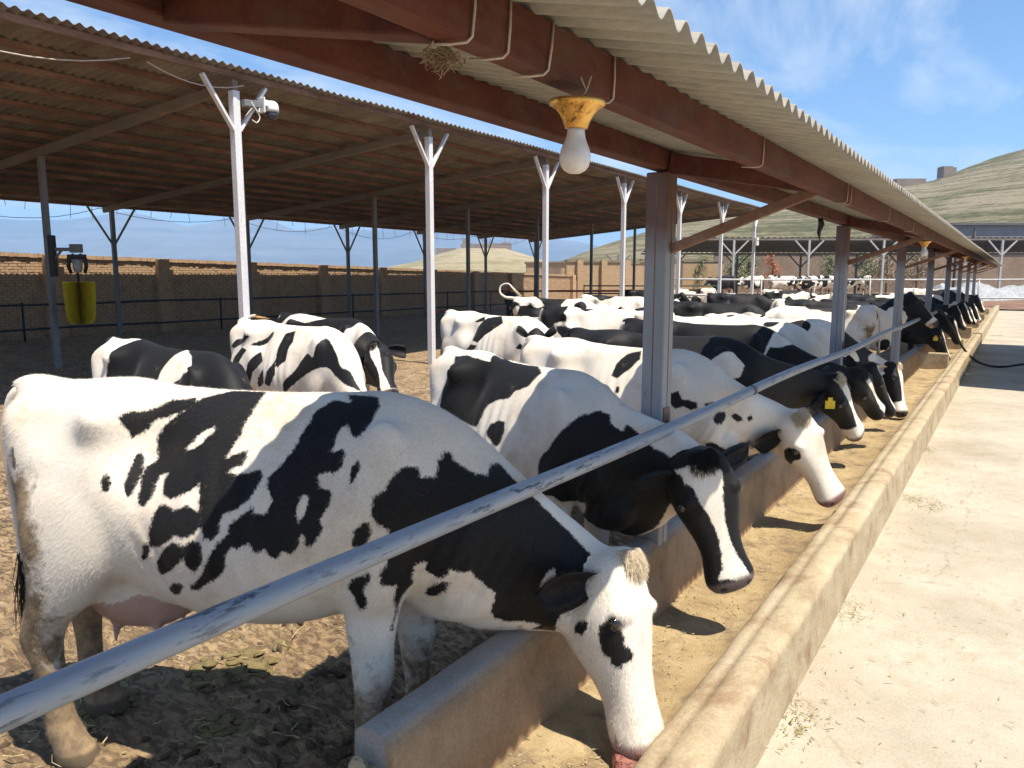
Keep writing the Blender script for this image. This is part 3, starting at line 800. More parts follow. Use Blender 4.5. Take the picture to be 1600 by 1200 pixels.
while z < 2.62:
    y = 2.0 + (row % 2) * (bl + gap) / 2
    while y < 46.4:
        if z + bh < wtop(y) - 0.02:
            pos = (-0.045 + rr.uniform(-0.006, 0.009), y + bl / 2 - 24, z + bh / 2)
            if 11.0 < y < 22.2 and z > 1.95 and len(single) < 296: single.append(pos)
            else:
                sx = 0.10; s = (sx, bl * rr.uniform(0.96, 1.0), bh * rr.uniform(0.92, 1.0))
                x, yy, zz = pos; a, b, c = s[0] / 2, s[1] / 2, s[2] / 2
                stuff.add([(x - a, yy - b, zz - c), (x + a, yy - b, zz - c), (x + a, yy + b, zz - c), (x - a, yy + b, zz - c), (x - a, yy - b, zz + c), (x + a, yy - b, zz + c), (x + a, yy + b, zz + c), (x - a, yy + b, zz + c)],
                          [(4, 5, 6, 7), (0, 1, 5, 4), (1, 2, 6, 5), (2, 3, 7, 6), (0, 3, 2, 1)])
        y += bl + gap
    z += bh + gap; row += 1
for p in single:
    o = bpy.data.objects.new('brick', ume); COL.objects.link(o); o.parent = BW; o.location = p
tag(stuff.build('bricks', M['brick_tan'], BW), kind='stuff')
cop = MB(); y = 2.0
while y < 46.4:
    cop.box((-0.10 + rr.uniform(-0.012, 0.012), y - 24 + 0.055, wtop(y) + 0.005 + rr.uniform(-0.008, 0.010)), (0.34, 0.106, 0.11)); y += 0.112
tag(cop.build('coping_bricks', M['brick_tan'], BW), kind='stuff')
for k in range(12):
    y = 4.6 + k * 3.55
    mb = MB(); h = wtop(y) + 0.055
    mb.box((0.10, y - 24, h / 2 - 0.1), (0.24, 0.40, h + 0.2)); mb.box((0.08, y + 0.28 - 24, (h - 0.35) / 2 - 0.1), (0.16, 0.17, h - 0.35 + 0.2))
    mb.build('pillar', M['brick_tan'], BW, bevel=0.015)

def fence(name, P, zs, r, mat, label, post_r=0.03, post_step=None, group=None, posts=None, square=False):
    root = empty(name, (P[0][0], P[0][1], 0)); tag(root, label, 'fence', group)
    o0 = Vector((P[0][0], P[0][1], 0))
    for z in zs:
        mb = MB()
        for a, b in zip(P[:-1], P[1:]):
            a = Vector((a[0], a[1], z)); b = Vector((b[0], b[1], z))
            n = max(2, int((b - a).length / 2.5))
            pts = [a.lerp(b, i / n) + Vector((0, 0, RNG.uniform(-0.02, 0.02))) - o0 for i in range(n + 1)]
            mb.tube(pts, r, 8)
        mb.build('rail', mat, root)
    for a, b in zip(P[:-1], P[1:]):
        a = Vector((a[0], a[1], 0)); b = Vector((b[0], b[1], 0)); n = max(1, int((b - a).length / (post_step or 3)))
        for i in range(n + 1):
            p = a.lerp(b, i / n) - o0
            mb = MB(); mb.tube([p + Vector((0, 0, -0.1)), p + Vector((0, 0, max(zs) + 0.06))], post_r, 8); mb.build('post', mat, root)
    return root
M['fence_dark'] = speckled('dark blue rail paint', [(0.015, 0.02, 0.035), (0.025, 0.03, 0.05), (0.04, 0.045, 0.06)], 4, 0.5, 0.1, 0.002, 50)
M['fence_green'] = speckled('dark green rail paint', [(0.02, 0.05, 0.045), (0.03, 0.075, 0.06), (0.045, 0.09, 0.075)], 4, 0.5, 0.1, 0.002, 50)
M['fence_orange'] = speckled('orange rail paint', [(0.28, 0.07, 0.03), (0.38, 0.10, 0.045), (0.45, 0.14, 0.07)], 4, 0.6, 0.1, 0.002, 50)
M['galv'] = speckled('galvanised rail', [(0.36, 0.36, 0.36), (0.45, 0.45, 0.45), (0.52, 0.52, 0.51)], 4, 0.45, 0.1, 0.002, 50, spec=0.5)
fence('wall_rail', [(-22.4, 4), (-22.4, 35)], [0.42, 1.10], 0.03, M['fence_dark'], 'two dark rails in front of the shaded brick wall', post_step=6.2)
fence('pen_fence', [(-19.5, 37.0), (-13.0, 39.5)], [0.5, 0.95, 1.35], 0.035, M['fence_green'], 'dark green pen fence at the far end of the cattle shed', post_step=2.6)
fence('pen_gate_rail', [(-21.8, 31.5), (-15.5, 37.6)], [1.12], 0.05, M['fence_orange'], 'faded orange rail behind the person near the brick wall', post_step=8)
A = at(1020, 440, 44); Bp = at(1700, 440, 44)
fence('rear_pen_fence', [(A.x, A.y), (Bp.x, Bp.y)], [0.62, 1.68], 0.05, M['galv'], 'grey rail fence of the rear pen in front of the far cows', post_step=5.5, post_r=0.045)
A = at(1045, 460, 30); Bp = at(1148, 460, 30)
fence('mid_pen_rail', [(A.x, A.y), (Bp.x, Bp.y)], [0.62, 1.15], 0.045, M['galv'], 'short grey rail among the cows left of the second grey post', post_step=2.2)

# lit end walls and a small gate house beyond the shed
def wall_between(name, pa, pb, depth_a, depth_b, ztop, mat, label, thick=0.25, zbot=-0.3, pillars=0, cap=True, cat='wall'):
    a = at(pa, 432, depth_a); b = at(pb, 432, depth_b); a.z = b.z = 0
    root = empty(name, a); tag(root, label, cat)
    mb = MB(); d = b - a; n = max(2, int(d.length / 4))
    for i in range(n):
        p = d * (i / n); q = d * ((i + 1) / n); zt = ztop + RNG.uniform(-0.04, 0.04)
        mb.bar(p + Vector((0, 0, (zt + zbot) / 2)), q + Vector((0, 0, (zt + zbot) / 2)), thick, zt - zbot)
    mb.build('wall_face', mat, root)
    if cap:
        mb = MB(); mb.bar(Vector((0, 0, ztop + 0.11)), d + Vector((0, 0, ztop + 0.11)), thick + 0.16, 0.12); mb.build('coping', M['mortar'], root)
    for i in range(pillars):
        p = d * ((i + 0.5) / pillars); nrm = Vector((-d.y, d.x, 0)).normalized()
        if nrm.dot(-a) < 0: nrm = -nrm
        mb = MB(); mb.bar(p + nrm * (thick / 2 + 0.09) + Vector((0, 0, zbot)), p + nrm * (thick / 2 + 0.09) + Vector((0, 0, ztop + 0.2)), 0.4, 0.3, up=nrm); mb.build('pillar', mat, root)
    return root
def far_brick_material():
    m, N, L, B = new_mat('far sunlit brickwork')
    v = vecmap(N, L)
    bt = N.new('ShaderNodeTexBrick'); bt.inputs['Scale'].default_value = 1.0
    bt.inputs['Color1'].default_value = (0.50, 0.35, 0.20, 1); bt.inputs['Color2'].default_value = (0.42, 0.28, 0.16, 1); bt.inputs['Mortar'].default_value = (0.30, 0.21, 0.13, 1)
    bt.inputs['Brick Width'].default_value = 0.25; bt.inputs['Row Height'].default_value = 0.09; bt.inputs['Mortar Size'].default_value = 0.012
    cx = N.new('ShaderNodeSeparateXYZ'); L.new(v, cx.inputs[0]); ad = N.new('ShaderNodeMath'); ad.operation = 'ADD'
    L.new(cx.outputs[0], ad.inputs[0]); L.new(cx.outputs[1], ad.inputs[1])
    cc = N.new('ShaderNodeCombineXYZ'); L.new(ad.outputs[0], cc.inputs[0]); L.new(cx.outputs[2], cc.inputs[1])
    L.new(cc.outputs[0], bt.inputs['Vector'])
    L.new(bt.outputs['Color'], B.inputs['Base Color']); B.inputs['Roughness'].default_value = 0.95
    return m
M['far_brick'] = far_brick_material()
wall_between('end_wall', 884, 1065, 50, 53, 2.72, M['far_brick'], 'sunlit brick wall with pillars at the far end of the yard', pillars=5)
wall_between('low_wall', 1000, 1130, 62, 64, 3.05, M['far_brick'], 'low sunlit wall behind the far end of the yard left of the trees', pillars=0)
wall_between('rear_wall', 1115, 1760, 66, 70, 3.75, M['plaster_brown'], 'tall brown mud wall behind the trees and far cows')
a = at(822, 418, 60); GH = empty('gate_house', (a.x, a.y, 0)); tag(GH, 'small flat roofed brick hut behind the end of the boundary wall', 'hut')
hd = rgt
mb = MB(); mb.bar(Vector((0, 0, 1.35)), hd * 3.3 + Vector((0, 0, 1.35)), 2.6, 3.0); mb.build('wall_block', M['far_brick'], GH)
mb = MB(); mb.bar(-hd * 0.1 + Vector((0, 0, 2.9)), hd * 3.4 + Vector((0, 0, 2.9)), 2.8, 0.12); mb.build('roof_slab', M['mortar'], GH)
fwd = Vector((-math.sin(YAW), math.cos(YAW), 0))
mb = MB(); mb.bar(hd * 1.2 - fwd * 1.31 + Vector((0, 0, 2.1)), hd * 2.6 - fwd * 1.31 + Vector((0, 0, 2.1)), 0.03, 0.85); mb.build('window', M['plaster_brown'], GH)

# ------------------------------------------------------------------ far shed across the end of the yard
FSH = empty('far_shed', at(1300, 432, 55) - Vector((0, 0, 1.85))); tag(FSH, 'long dark roofed open shed on forked posts across the far end', 'shed')
o0 = FSH.location.copy()
def L_(px, depth, z): p = at(px, 432, depth); return Vector((p.x, p.y, z)) - o0
mb = MB(); nseg = 160
pa, pb = L_(1035, 52, 0), L_(1780, 52, 0); qa, qb = L_(1035, 61, 0), L_(1780, 61, 0)
V = []; F = []
for i in range(nseg + 1):
    t = i / nseg; w = 0.03 * (1 if i % 2 else -1)
    p = pa.lerp(pb, t); q = qa.lerp(qb, t) if False else p + fwd * 9
    V += [p + Vector((0, 0, 4.42 + w)), q + Vector((0, 0, 3.72 + w))]
for i in range(nseg): F.append((2 * i, 2 * i + 2, 2 * i + 3, 2 * i + 1))
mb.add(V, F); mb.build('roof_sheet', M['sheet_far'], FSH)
mb = MB(); mb.bar(pa + Vector((0, 0, 4.30)), pb + Vector((0, 0, 4.30)), 0.08, 0.12); mb.build('front_purlin', M['beam_grey'], FSH)
mb = MB(); mb.bar(pa + fwd * 8.9 + Vector((0, 0, 3.60)), pb + fwd * 8.9 + Vector((0, 0, 3.60)), 0.08, 0.12); mb.build('back_purlin', M['beam_grey'], FSH)
for px in (1045, 1145, 1262, 1378, 1480, 1562, 1660):
    for dd, zt, mt in ((0, 4.24, M['galv']), (8.9, 3.54, M['dark_post'])):
        p = L_(px, 52, 0) + fwd * dd + (rgt * -2.2 if dd else Vector((0, 0, 0)))
        mb = MB(); mb.bar(p + Vector((0, 0, -0.3)), p + Vector((0, 0, zt)), 0.13, 0.13, up=rgt); pst = mb.build('post', mt, FSH)
        for s in (-1, 1):
            mb = MB(); mb.bar(p + Vector((0, 0, zt - 1.0)), p + rgt * (s * 0.95) + Vector((0, 0, zt)), 0.09, 0.09); mb.build('brace', mt, pst)
GB = empty('grey_barn', at(1480, 432, 78) - Vector((0, 0, 1.85))); tag(GB, 'long grey walled barn below the hill at right', 'barn')
mb = MB(); mb.bar(rgt * -6 + Vector((0, 0, 3.2)), rgt * 40 + Vector((0, 0, 3.2)), 8, 6.9); mb.build('wall_face', speckled('grey render', [(0.22, 0.215, 0.22), (0.27, 0.265, 0.265), (0.31, 0.30, 0.30)], 0.5, 0.95), GB)
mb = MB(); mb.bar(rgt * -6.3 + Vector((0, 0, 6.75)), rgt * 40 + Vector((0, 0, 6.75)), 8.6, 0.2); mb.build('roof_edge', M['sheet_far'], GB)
for k in range(9):
    mb = MB(); p = rgt * (-5.0 + k * 5) - fwd * 4.03; mb.bar(p + Vector((0, 0, 0)), p + Vector((0, 0, 6.4)), 0.25, 0.1, up=rgt); mb.build('pilaster', M['mortar'], GB)

# heap of pale plastic sheeting at the lane end
hp_ = at(1592, 462, 50); WP = hp_.copy(); WP.z = 0.25
xs_ = np.linspace(-6.5, 9, 110); ys_ = np.linspace(-2.2, 2.2, 40)
def heap(X, Y):
    e = np.clip(1 - (Y / 2.2) ** 2, 0, 1) * np.clip(1 - (X / 9.1) ** 4, 0, 1) * np.clip((X + 6.6) / 1.5, 0, 1)
    return e * (0.55 + 1.0 * fbm(X * 0.7, Y * 0.7, 1, 3) + 0.35 * (fbm(X * 3.4, Y * 3.4, 5, 3) - .5)) - 0.05
o = link('plastic_heap', grid_mesh('plastic_heap', xs_, ys_, heap), speckled('crumpled pale plastic', [(0.26, 0.28, 0.31), (0.40, 0.42, 0.44), (0.52, 0.52, 0.52)], 2.5, 0.4, 0.6, 0.1, 8, dirt=(0.3, 0.28, 0.26), dirt_scale=1.5))
o.location = WP; o.rotation_euler = (0, 0, YAW); tag(o, 'long heap of crumpled pale plastic sheeting beyond the lane end', 'heap')

# ------------------------------------------------------------------ hills and mountains
def hill_material(name, a, b, c, sc=1.0):
    m, N, L, B = new_mat(name)
    v = vecmap(N, L)
    n = noise_node(N, L, 0.02 * sc, 10, 0.68, v)
    n2 = noise_node(N, L, 0.35 * sc, 8, 0.75, v)
    mpn = N.new('ShaderNodeMapping'); mpn.inputs['Scale'].default_value = (0.02, 0.02, 1.1); L.new(v, mpn.inputs['Vector'])
    n3 = noise_node(N, L, 1.0 * sc, 6, 0.6, mpn.outputs[0])
    ad = N.new('ShaderNodeMath'); ad.operation = 'ADD'; L.new(n.outputs['Fac'], ad.inputs[0]); L.new(n2.outputs['Fac'], ad.inputs[1])
    ad2 = N.new('ShaderNodeMath'); ad2.operation = 'ADD'; L.new(ad.outputs[0], ad2.inputs[0]); L.new(n3.outputs['Fac'], ad2.inputs[1])
    h = N.new('ShaderNodeMath'); h.operation = 'DIVIDE'; h.inputs[1].default_value = 3.0; L.new(ad2.outputs[0], h.inputs[0])
    c_ = ramp(N, L, h.outputs[0], [(0.44, a), (0.50, b), (0.55, c)]).outputs[0]
    L.new(c_, B.inputs['Base Color']); B.inputs['Roughness'].default_value = 1.0; B.inputs['Specular IOR Level'].default_value = 0.0
    L.new(bump(N, L, n2.outputs['Fac'], 1.0, 2.5), B.inputs['Normal'])
    return m
M['hill'] = hill_material('grassy hill', (0.13, 0.13, 0.065), (0.25, 0.225, 0.13), (0.38, 0.32, 0.22))
M['hill_far'] = hill_material('dry far hill', (0.25, 0.22, 0.10), (0.36, 0.30, 0.17), (0.45, 0.36, 0.23), 0.5)
M['mountain'] = hill_material('bare mountain rock', (0.08, 0.078, 0.075), (0.12, 0.115, 0.11), (0.17, 0.155, 0.14), 0.03)

def ridge_terrain(name, prof, d0, d1, d2, mat, nx=160, ny=40, rough=0.10, fr=0.02, seed=0.0):
    """a slope rising from distance d0 to a ridge at d1 and falling to d2; prof gives ridge height (m) by bearing"""
    bx = np.array([p[0] for p in prof], float); bh = np.array([p[1] for p in prof], float)
    u = np.linspace(bx[0], bx[-1], nx); t = np.linspace(0, 1, ny)
    U, T = np.meshgrid(u, t)
    D = np.where(T < 0.7, d0 + (d1 - d0) * T / 0.7, d1 + (d2 - d1) * (T - 0.7) / 0.3)
    s = np.where(T < 0.7, (T / 0.7), 1 - (T - 0.7) / 0.3 * 0.9)
    s = s * s * (3 - 2 * s) * 0.45 + s * 0.55
    k = (U - 800) / 1200.0
    X = D * (-math.sin(YAW)) + D * k * math.cos(YAW); Y = D * math.cos(YAW) + D * k * math.sin(YAW)
    H = np.interp(U, bx, bh)
    n1 = (fbm(X * fr + seed, Y * fr, 1.0 + seed, 5) - 0.5) * 2; 
    gul = np.abs(fbm(X * fr * 1.7, Y * fr * 1.7, 4.0 + seed, 4) - 0.5) * 2
    Z = H * s * (1 + rough * n1 - rough * 0.9 * gul * (1 - s * 0.5)) + H * rough * 0.25 * n1 * s
    co = np.stack([X.ravel(), Y.ravel(), Z.ravel() - 0.4], 1)
    i = (np.arange(ny - 1)[:, None] * nx + np.arange(nx - 1)[None, :]).ravel()
    f = np.stack([i, i + 1, i + nx + 1, i + nx], 1)
    o = link(name, np_mesh(name, co, f), mat); tag(o, kind='structure'); return o
def hz(pts, depth): return [(px, CAM_H + (432 - py) / 1212.0 * depth) for px, py in pts]
ridge_terrain('hillside', hz([(800, 431), (860, 412), (890, 402), (940, 382), (1000, 362), (1060, 345), (1183, 326), (1300, 308), (1390, 292), (1440, 284), (1490, 264), (1550, 244), (1600, 228), (1800, 175), (2100, 150)], 330), 105, 330, 520, M['hill'], 220, 60, 0.07, 0.012)
ridge_terrain('fort_hill', hz([(520, 431), (590, 420), (650, 409), (690, 396), (720, 388), (790, 388), (830, 400), (870, 414), (930, 424), (1000, 430)], 620), 330, 620, 900, M['hill_far'], 120, 40, 0.05, 0.008, 3.0)
mt = [(-700, 330), (-300, 338), (0, 341), (60, 345), (124, 339), (210, 329), (240, 336), (300, 354), (340, 350), (405, 336), (440, 350), (469, 362), (520, 356), (575, 362), (640, 358), (700, 366), (760, 364), (820, 372), (900, 378), (960, 388), (1050, 398), (1200, 405), (1500, 410)]
ridge_terrain('mountain_range', hz(mt, 4300), 2500, 4300, 5200, M['mountain'], 260, 50, 0.10, 0.0011, 1.0)

# ruins on the hills
def ruin(name, px, py, depth, w, h, t, label, cols=None, cat='ruin'):
    p = at(px, py, depth); root = empty(name, p); tag(root, label, cat)
    return root
M['ruin'] = speckled('mud ruin', [(0.22, 0.16, 0.12), (0.28, 0.21, 0.155), (0.34, 0.26, 0.19)], 0.2, 1.0, 0.2, 0.1, 2)
R1 = ruin('hill_fort', 760, 390, 620, 0, 0, 0, 'ruined fort with long walls on top of the small distant hill', cat='fort')
mb = MB(); mb.bar(rgt * -20 + Vector((0, 0, 0)), rgt * 20 + Vector((0, 0, 0)), 12, 9); mb.build('main_wall', M['ruin'], R1)
mb = MB(); mb.bar(rgt * -18.5 + Vector((0, 0, 4)), rgt * -13 + Vector((0, 0, 4)), 10, 8); mb.build('broken_tower', M['ruin'], R1)
mb = MB(); mb.bar(rgt * 12 + Vector((0, 0, 3)), rgt * 19 + Vector((0, 0, 3)), 10, 5); mb.build('corner_block', M['ruin'], R1)
mb = MB(); mb.bar(rgt * -40 + Vector((0, 0, -2)), rgt * -24 + Vector((0, 0, -2)), 8, 6); mb.build('outer_wall', M['ruin'], R1)
R2 = ruin('hill_tower', 1479, 272, 325, 0, 0, 0, 'square ruined watch tower on the green hillside at right', cat='tower')
mb = MB(); mb.bar(rgt * -2.6 + Vector((0, 0, -1)), rgt * 2.6 + Vector((0, 0, -1)), 5, 6.8); mb.build('tower_block', M['ruin'], R2)
mb = MB(); mb.bar(rgt * -2.7 + Vector((0, 0, 2.6)), rgt * 1.4 + Vector((0, 0, 2.6)), 4.4, 0.6); mb.build('broken_top', M['ruin'], R2)
R3 = ruin('hill_ruin', 1418, 290, 326, 0, 0, 0, 'low flat ruined walls on the hill crest above the shelter roof', cat='ruin')
mb = MB(); mb.bar(rgt * -6 + Vector((0, 0, 0)), rgt * 6 + Vector((0, 0, 0)), 6, 5); mb.build('wall_block', M['ruin'], R3)
mb = MB(); mb.bar(rgt * -9.5 + Vector((0, 0, -0.7)), rgt * -6.2 + Vector((0, 0, -0.7)), 6, 3.6); mb.build('low_block', M['ruin'], R3)

# ------------------------------------------------------------------ young trees by the rear wall
def leaf_mat(name, a, b):
    m, N, L, B = new_mat(name)
    n = noise_node(N, L, 3, 3, 0.6, vecmap(N, L))
    L.new(ramp(N, L, n.outputs['Fac'], [(0.35, a), (0.65, b)]).outputs[0], B.inputs['Base Color'])
    B.inputs['Roughness'].default_value = 0.6
    return m
M['leaf'] = leaf_mat('grey green leaves', (0.14, 0.17, 0.075), (0.30, 0.32, 0.17))
M['leaf_rust'] = leaf_mat('rust red leaves', (0.40, 0.13, 0.05), (0.58, 0.25, 0.12))
M['leaf_dry'] = leaf_mat('dry brown leaves', (0.22, 0.16, 0.10), (0.38, 0.30, 0.20))
M['bark'] = speckled('grey bark', [(0.10, 0.075, 0.055), (0.14, 0.11, 0.08), (0.18, 0.14, 0.1)], 6, 0.95)
def tree(px, ybase, ytop, depth, wpx, mat, label, seed, dens=1.0):
    p = at(px, 432, depth); p.z = 0.45
    H = -0.45 + CAM_H + (432 - ytop) / 1212.0 * depth; R = wpx / 1200.0 * depth / 2
    root = empty('young_tree', p); tag(root, label, 'tree', 'young trees by the rear wall')
    r = random.Random(seed)
    mb = MB(); mb.tube([(0, 0, -0.1), (0.05, 0, H * 0.4), (0.0, 0.05, H * 0.92)], [0.07, 0.05, 0.012], 7)
    limbs = []
    for i in range(11):
        z = H * (0.22 + 0.06 * i); a = r.uniform(0, 6.28); l = R * (1.0 - 0.05 * i) * r.uniform(0.6, 1.0)
        q = Vector((math.cos(a) * l, math.sin(a) * l, z + l * 0.6)); limbs.append((Vector((0, 0, z)), q))
        mb.tube([(0, 0, z), q * 0.5 + Vector((0, 0, z * 0.5)), q], [0.03, 0.02, 0.006], 5)
    mb.build('trunk', M['bark'], root)
    co, fc = [], []
    for i in range(int(1500 * dens)):
        a, b = limbs[r.randrange(len(limbs))]
        t = r.uniform(0.25, 1.1); c = a.lerp(b, t) + Vector((r.gauss(0, R * 0.2), r.gauss(0, R * 0.2), r.gauss(0, R * 0.22)))
        d = Vector((r.gauss(0, 1), r.gauss(0, 1), r.gauss(0, 1))).normalized(); e = d.cross(Vector((r.gauss(0, 1), r.gauss(0, 1), r.gauss(0, 1)))).normalized()
        s = r.uniform(0.05, 0.10)
        n = len(co); co += [c - d * s, c + e * s * 0.5, c + d * s, c - e * s * 0.5]; fc.append((n, n + 1, n + 2, n + 3))
    me = bpy.data.meshes.new('crown'); me.from_pydata(co, [], fc); link('crown', me, mat, root)
tree(1093, 450, 396, 63.5, 34, M['leaf'], 'slim young green tree, leftmost by the rear wall', 1, 0.6)
tree(1152, 450, 396, 63.5, 40, M['leaf'], 'bushy young green tree left of the rust red tree', 2, 1.2)
tree(1168, 450, 398, 63.5, 34, M['leaf'], 'green tree just left of the rust red tree', 12, 0.9)
tree(1206, 450, 392, 63.5, 30, M['leaf_rust'], 'small tree with rust red leaves by the rear wall', 3, 0.5)
tree(1296, 450, 390, 63.5, 46, M['leaf'], 'leafy green tree between the red tree and the second grey post', 4, 1.2)
tree(1352, 450, 392, 63.5, 44, M['leaf'], 'green bushy tree just right of the second grey post', 5, 1.0)
tree(1385, 450, 386, 63.5, 50, M['leaf_dry'], 'dry brown leaved tree right of the second grey post', 6, 1.2)
tree(1432, 450, 390, 63.5, 56, M['leaf_dry'], 'dry leaved tree between the third and fourth grey posts', 7, 1.2)

# ------------------------------------------------------------------ unseen stack added to cast the lane's shadow, its straw bales a guess
BS = empty('shade_stack', (2.6, 19.6, 0)); tag(BS, 'unseen tall stack added to shade the lane, guessed as straw bales', 'bale stack')
M['straw'] = speckled('baled straw', [(0.42, 0.32, 0.14), (0.52, 0.41, 0.2), (0.6, 0.49, 0.27)], 3, 0.95, 0.6, 0.03, 40)
for zc in range(6):
    for yc in range(5):
        mb = MB(); mb.box((0, -3.96 + yc * 1.98, 0.45 + zc * 0.9), (2.2 - (zc % 2) * 0.08, 1.95, 0.88)); mb.build('shade_bale', M['straw'], BS, bevel=0.04)

# ------------------------------------------------------------------ cows
def coat_material():
    m, N, L, B = new_mat('holstein coat')
    tcn = N.new('ShaderNodeTexCoord'); v = tcn.outputs['Object']
    def attr(n):
        a = N.new('ShaderNodeAttribute'); a.attribute_name = n; return a
    coat, skin, dirt = attr('coat'), attr('skin'), attr('dirt')
    mp = N.new('ShaderNodeMapping'); mp.inputs['Scale'].default_value = (1.0, 1.0, 0.55); L.new(v, mp.inputs['Vector'])
    n1 = noise_node(N, L, 22, 3, 0.6, v)
    n2 = noise_node(N, L, 150, 2, 0.6, mp.outputs[0])
    def math_(op, a, b):
        x = N.new('ShaderNodeMath'); x.operation = op
        for i, q in enumerate((a, b)):
            if hasattr(q, 'is_output'): L.new(q, x.inputs[i])
            else: x.inputs[i].default_value = q
        return x.outputs[0]
    e = math_('ADD', coat.outputs['Fac'], math_('MULTIPLY', math_('SUBTRACT', n1.outputs['Fac'], 0.5), 0.022))
    e = math_('ADD', e, math_('MULTIPLY', math_('SUBTRACT', n2.outputs['Fac'], 0.5), 0.022))
    mr = N.new('ShaderNodeMapRange'); mr.interpolation_type = 'SMOOTHSTEP'; L.new(e, mr.inputs[0]); mr.inputs[1].default_value = -0.0055; mr.inputs[2].default_value = 0.0055
    nb = noise_node(N, L, 3.2, 5, 0.6, v)
    nf = noise_node(N, L, 190, 3, 0.65, mp.outputs[0])
    white = ramp(N, L, nb.outputs['Fac'], [(0.30, (0.58, 0.475, 0.365)), (0.46, (0.73, 0.655, 0.56)), (0.7, (0.80, 0.745, 0.665))]).outputs[0]
    wf = ramp(N, L, nf.outputs['Fac'], [(0.3, (0.86, 0.85, 0.83)), (0.7, (1.03, 1.03, 1.03))]).outputs[0]
    mm = N.new('ShaderNodeMix'); mm.data_type = 'RGBA'; mm.blend_type = 'MULTIPLY'; mm.inputs['Factor'].default_value = 1
    L.new(white, mm.inputs['A']); L.new(wf, mm.inputs['B'])
    black = ramp(N, L, nf.outputs['Fac'], [(0.3, (0.004, 0.004, 0.005)), (0.6, (0.009, 0.0085, 0.0085)), (0.8, (0.035, 0.03, 0.025))]).outputs[0]
    c = mixc(N, L, mr.outputs[0], mm.outputs['Result'], black)
    # dried mud and dung
    nd = noise_node(N, L, 13, 8, 0.72, v, 0.3)
    nd2 = noise_node(N, L, 4.5, 4, 0.6, v, 0.4)
    dk = math_('ADD', dirt.outputs['Fac'], math_('MULTIPLY', math_('SUBTRACT', nd.outputs['Fac'], 0.5), 1.5))
    dk = math_('ADD', dk, math_('MULTIPLY', math_('SUBTRACT', nd2.outputs['Fac'], 0.5), 1.0))
    dr = N.new('ShaderNodeMapRange'); L.new(dk, dr.inputs[0]); dr.inputs[1].default_value = 0.26; dr.inputs[2].default_value = 0.62; dr.inputs[4].default_value = 0.92
    dcol = ramp(N, L, n1.outputs['Fac'], [(0.35, (0.11, 0.07, 0.032)), (0.65, (0.27, 0.18, 0.09))]).outputs[0]
    c = mixc(N, L, dr.outputs[0], c, dcol)
    c = mixc(N, L, skin.outputs['Alpha'], c, skin.outputs['Color'])
    L.new(c, B.inputs['Base Color'])
    rg = N.new('ShaderNodeMapRange'); L.new(mr.outputs[0], rg.inputs[0]); rg.inputs[3].default_value = 0.78; rg.inputs[4].default_value = 0.60
    L.new(rg.outputs[0], B.inputs['Roughness'])
    B.inputs['Specular IOR Level'].default_value = 0.22
    B.inputs['Sheen Weight'].default_value = 0.05; B.inputs['Sheen Roughness'].default_value = 0.45
    nb1 = bump(N, L, nf.outputs['Fac'], 0.3, 0.0035)
    L.new(bump(N, L, nb.outputs['Fac'], 0.12, 0.02, nb1), B.inputs['Normal'])
    return m
M['coat'] = coat_material()
def eye_material():
    m, N, L, B = new_mat('dark wet eye')
    B.inputs['Base Color'].default_value = (0.012, 0.008, 0.007, 1); B.inputs['Roughness'].default_value = 0.06
    B.inputs['Coat Weight'].default_value = 0.5
    return m
M['eye'] = eye_material()
M['tag_yellow'] = speckled('yellow ear tag plastic', [(0.72, 0.50, 0.02), (0.80, 0.58, 0.03), (0.84, 0.64, 0.06)], 8, 0.45, 0.05, 0.001, 60)
def tuft_mat(name, a, b):
    m, N, L, B = new_mat(name)
    n = noise_node(N, L, 40, 3, 0.6, vecmap(N, L))
    L.new(ramp(N, L, n.outputs['Fac'], [(0.35, a), (0.65, b)]).outputs[0], B.inputs['Base Color']); B.inputs['Roughness'].default_value = 0.6
    B.inputs['Specular IOR Level'].default_value = 0.3
    return m
M['lid_dark'] = tuft_mat('grey eyelid skin', (0.05, 0.042, 0.04), (0.10, 0.085, 0.08))
M['hair_cream'] = tuft_mat('cream forelock hair', (0.58, 0.47, 0.32), (0.74, 0.65, 0.50))
M['hair_black'] = tuft_mat('black forelock hair', (0.010, 0.009, 0.008), (0.03, 0.024, 0.02))
M['hair_ginger'] = tuft_mat('ginger tail hair', (0.42, 0.22, 0.08), (0.58, 0.36, 0.16))

NCOL = 40
def ring_points(c, u, l, du, dd, w, nt, nb):
    """closed ring starting and ending at the bottom; column NCOL/2 is the top line. Returns points and arc length from the top (right side positive)"""
    P = []
    for k in range(NCOL + 1):
        a = -math.pi / 2 - 2 * math.pi * k / NCOL      # bottom -> right (-l) -> top -> left -> bottom
        ca, sa = math.cos(a), math.sin(a)
        n = nt if sa > 0 else nb
        y = w * math.copysign(abs(ca) ** (2.0 / n), ca); z = (du if sa > 0 else dd) * math.copysign(abs(sa) ** (2.0 / n), sa)
        P.append(c + l * y + u * z)
    return P

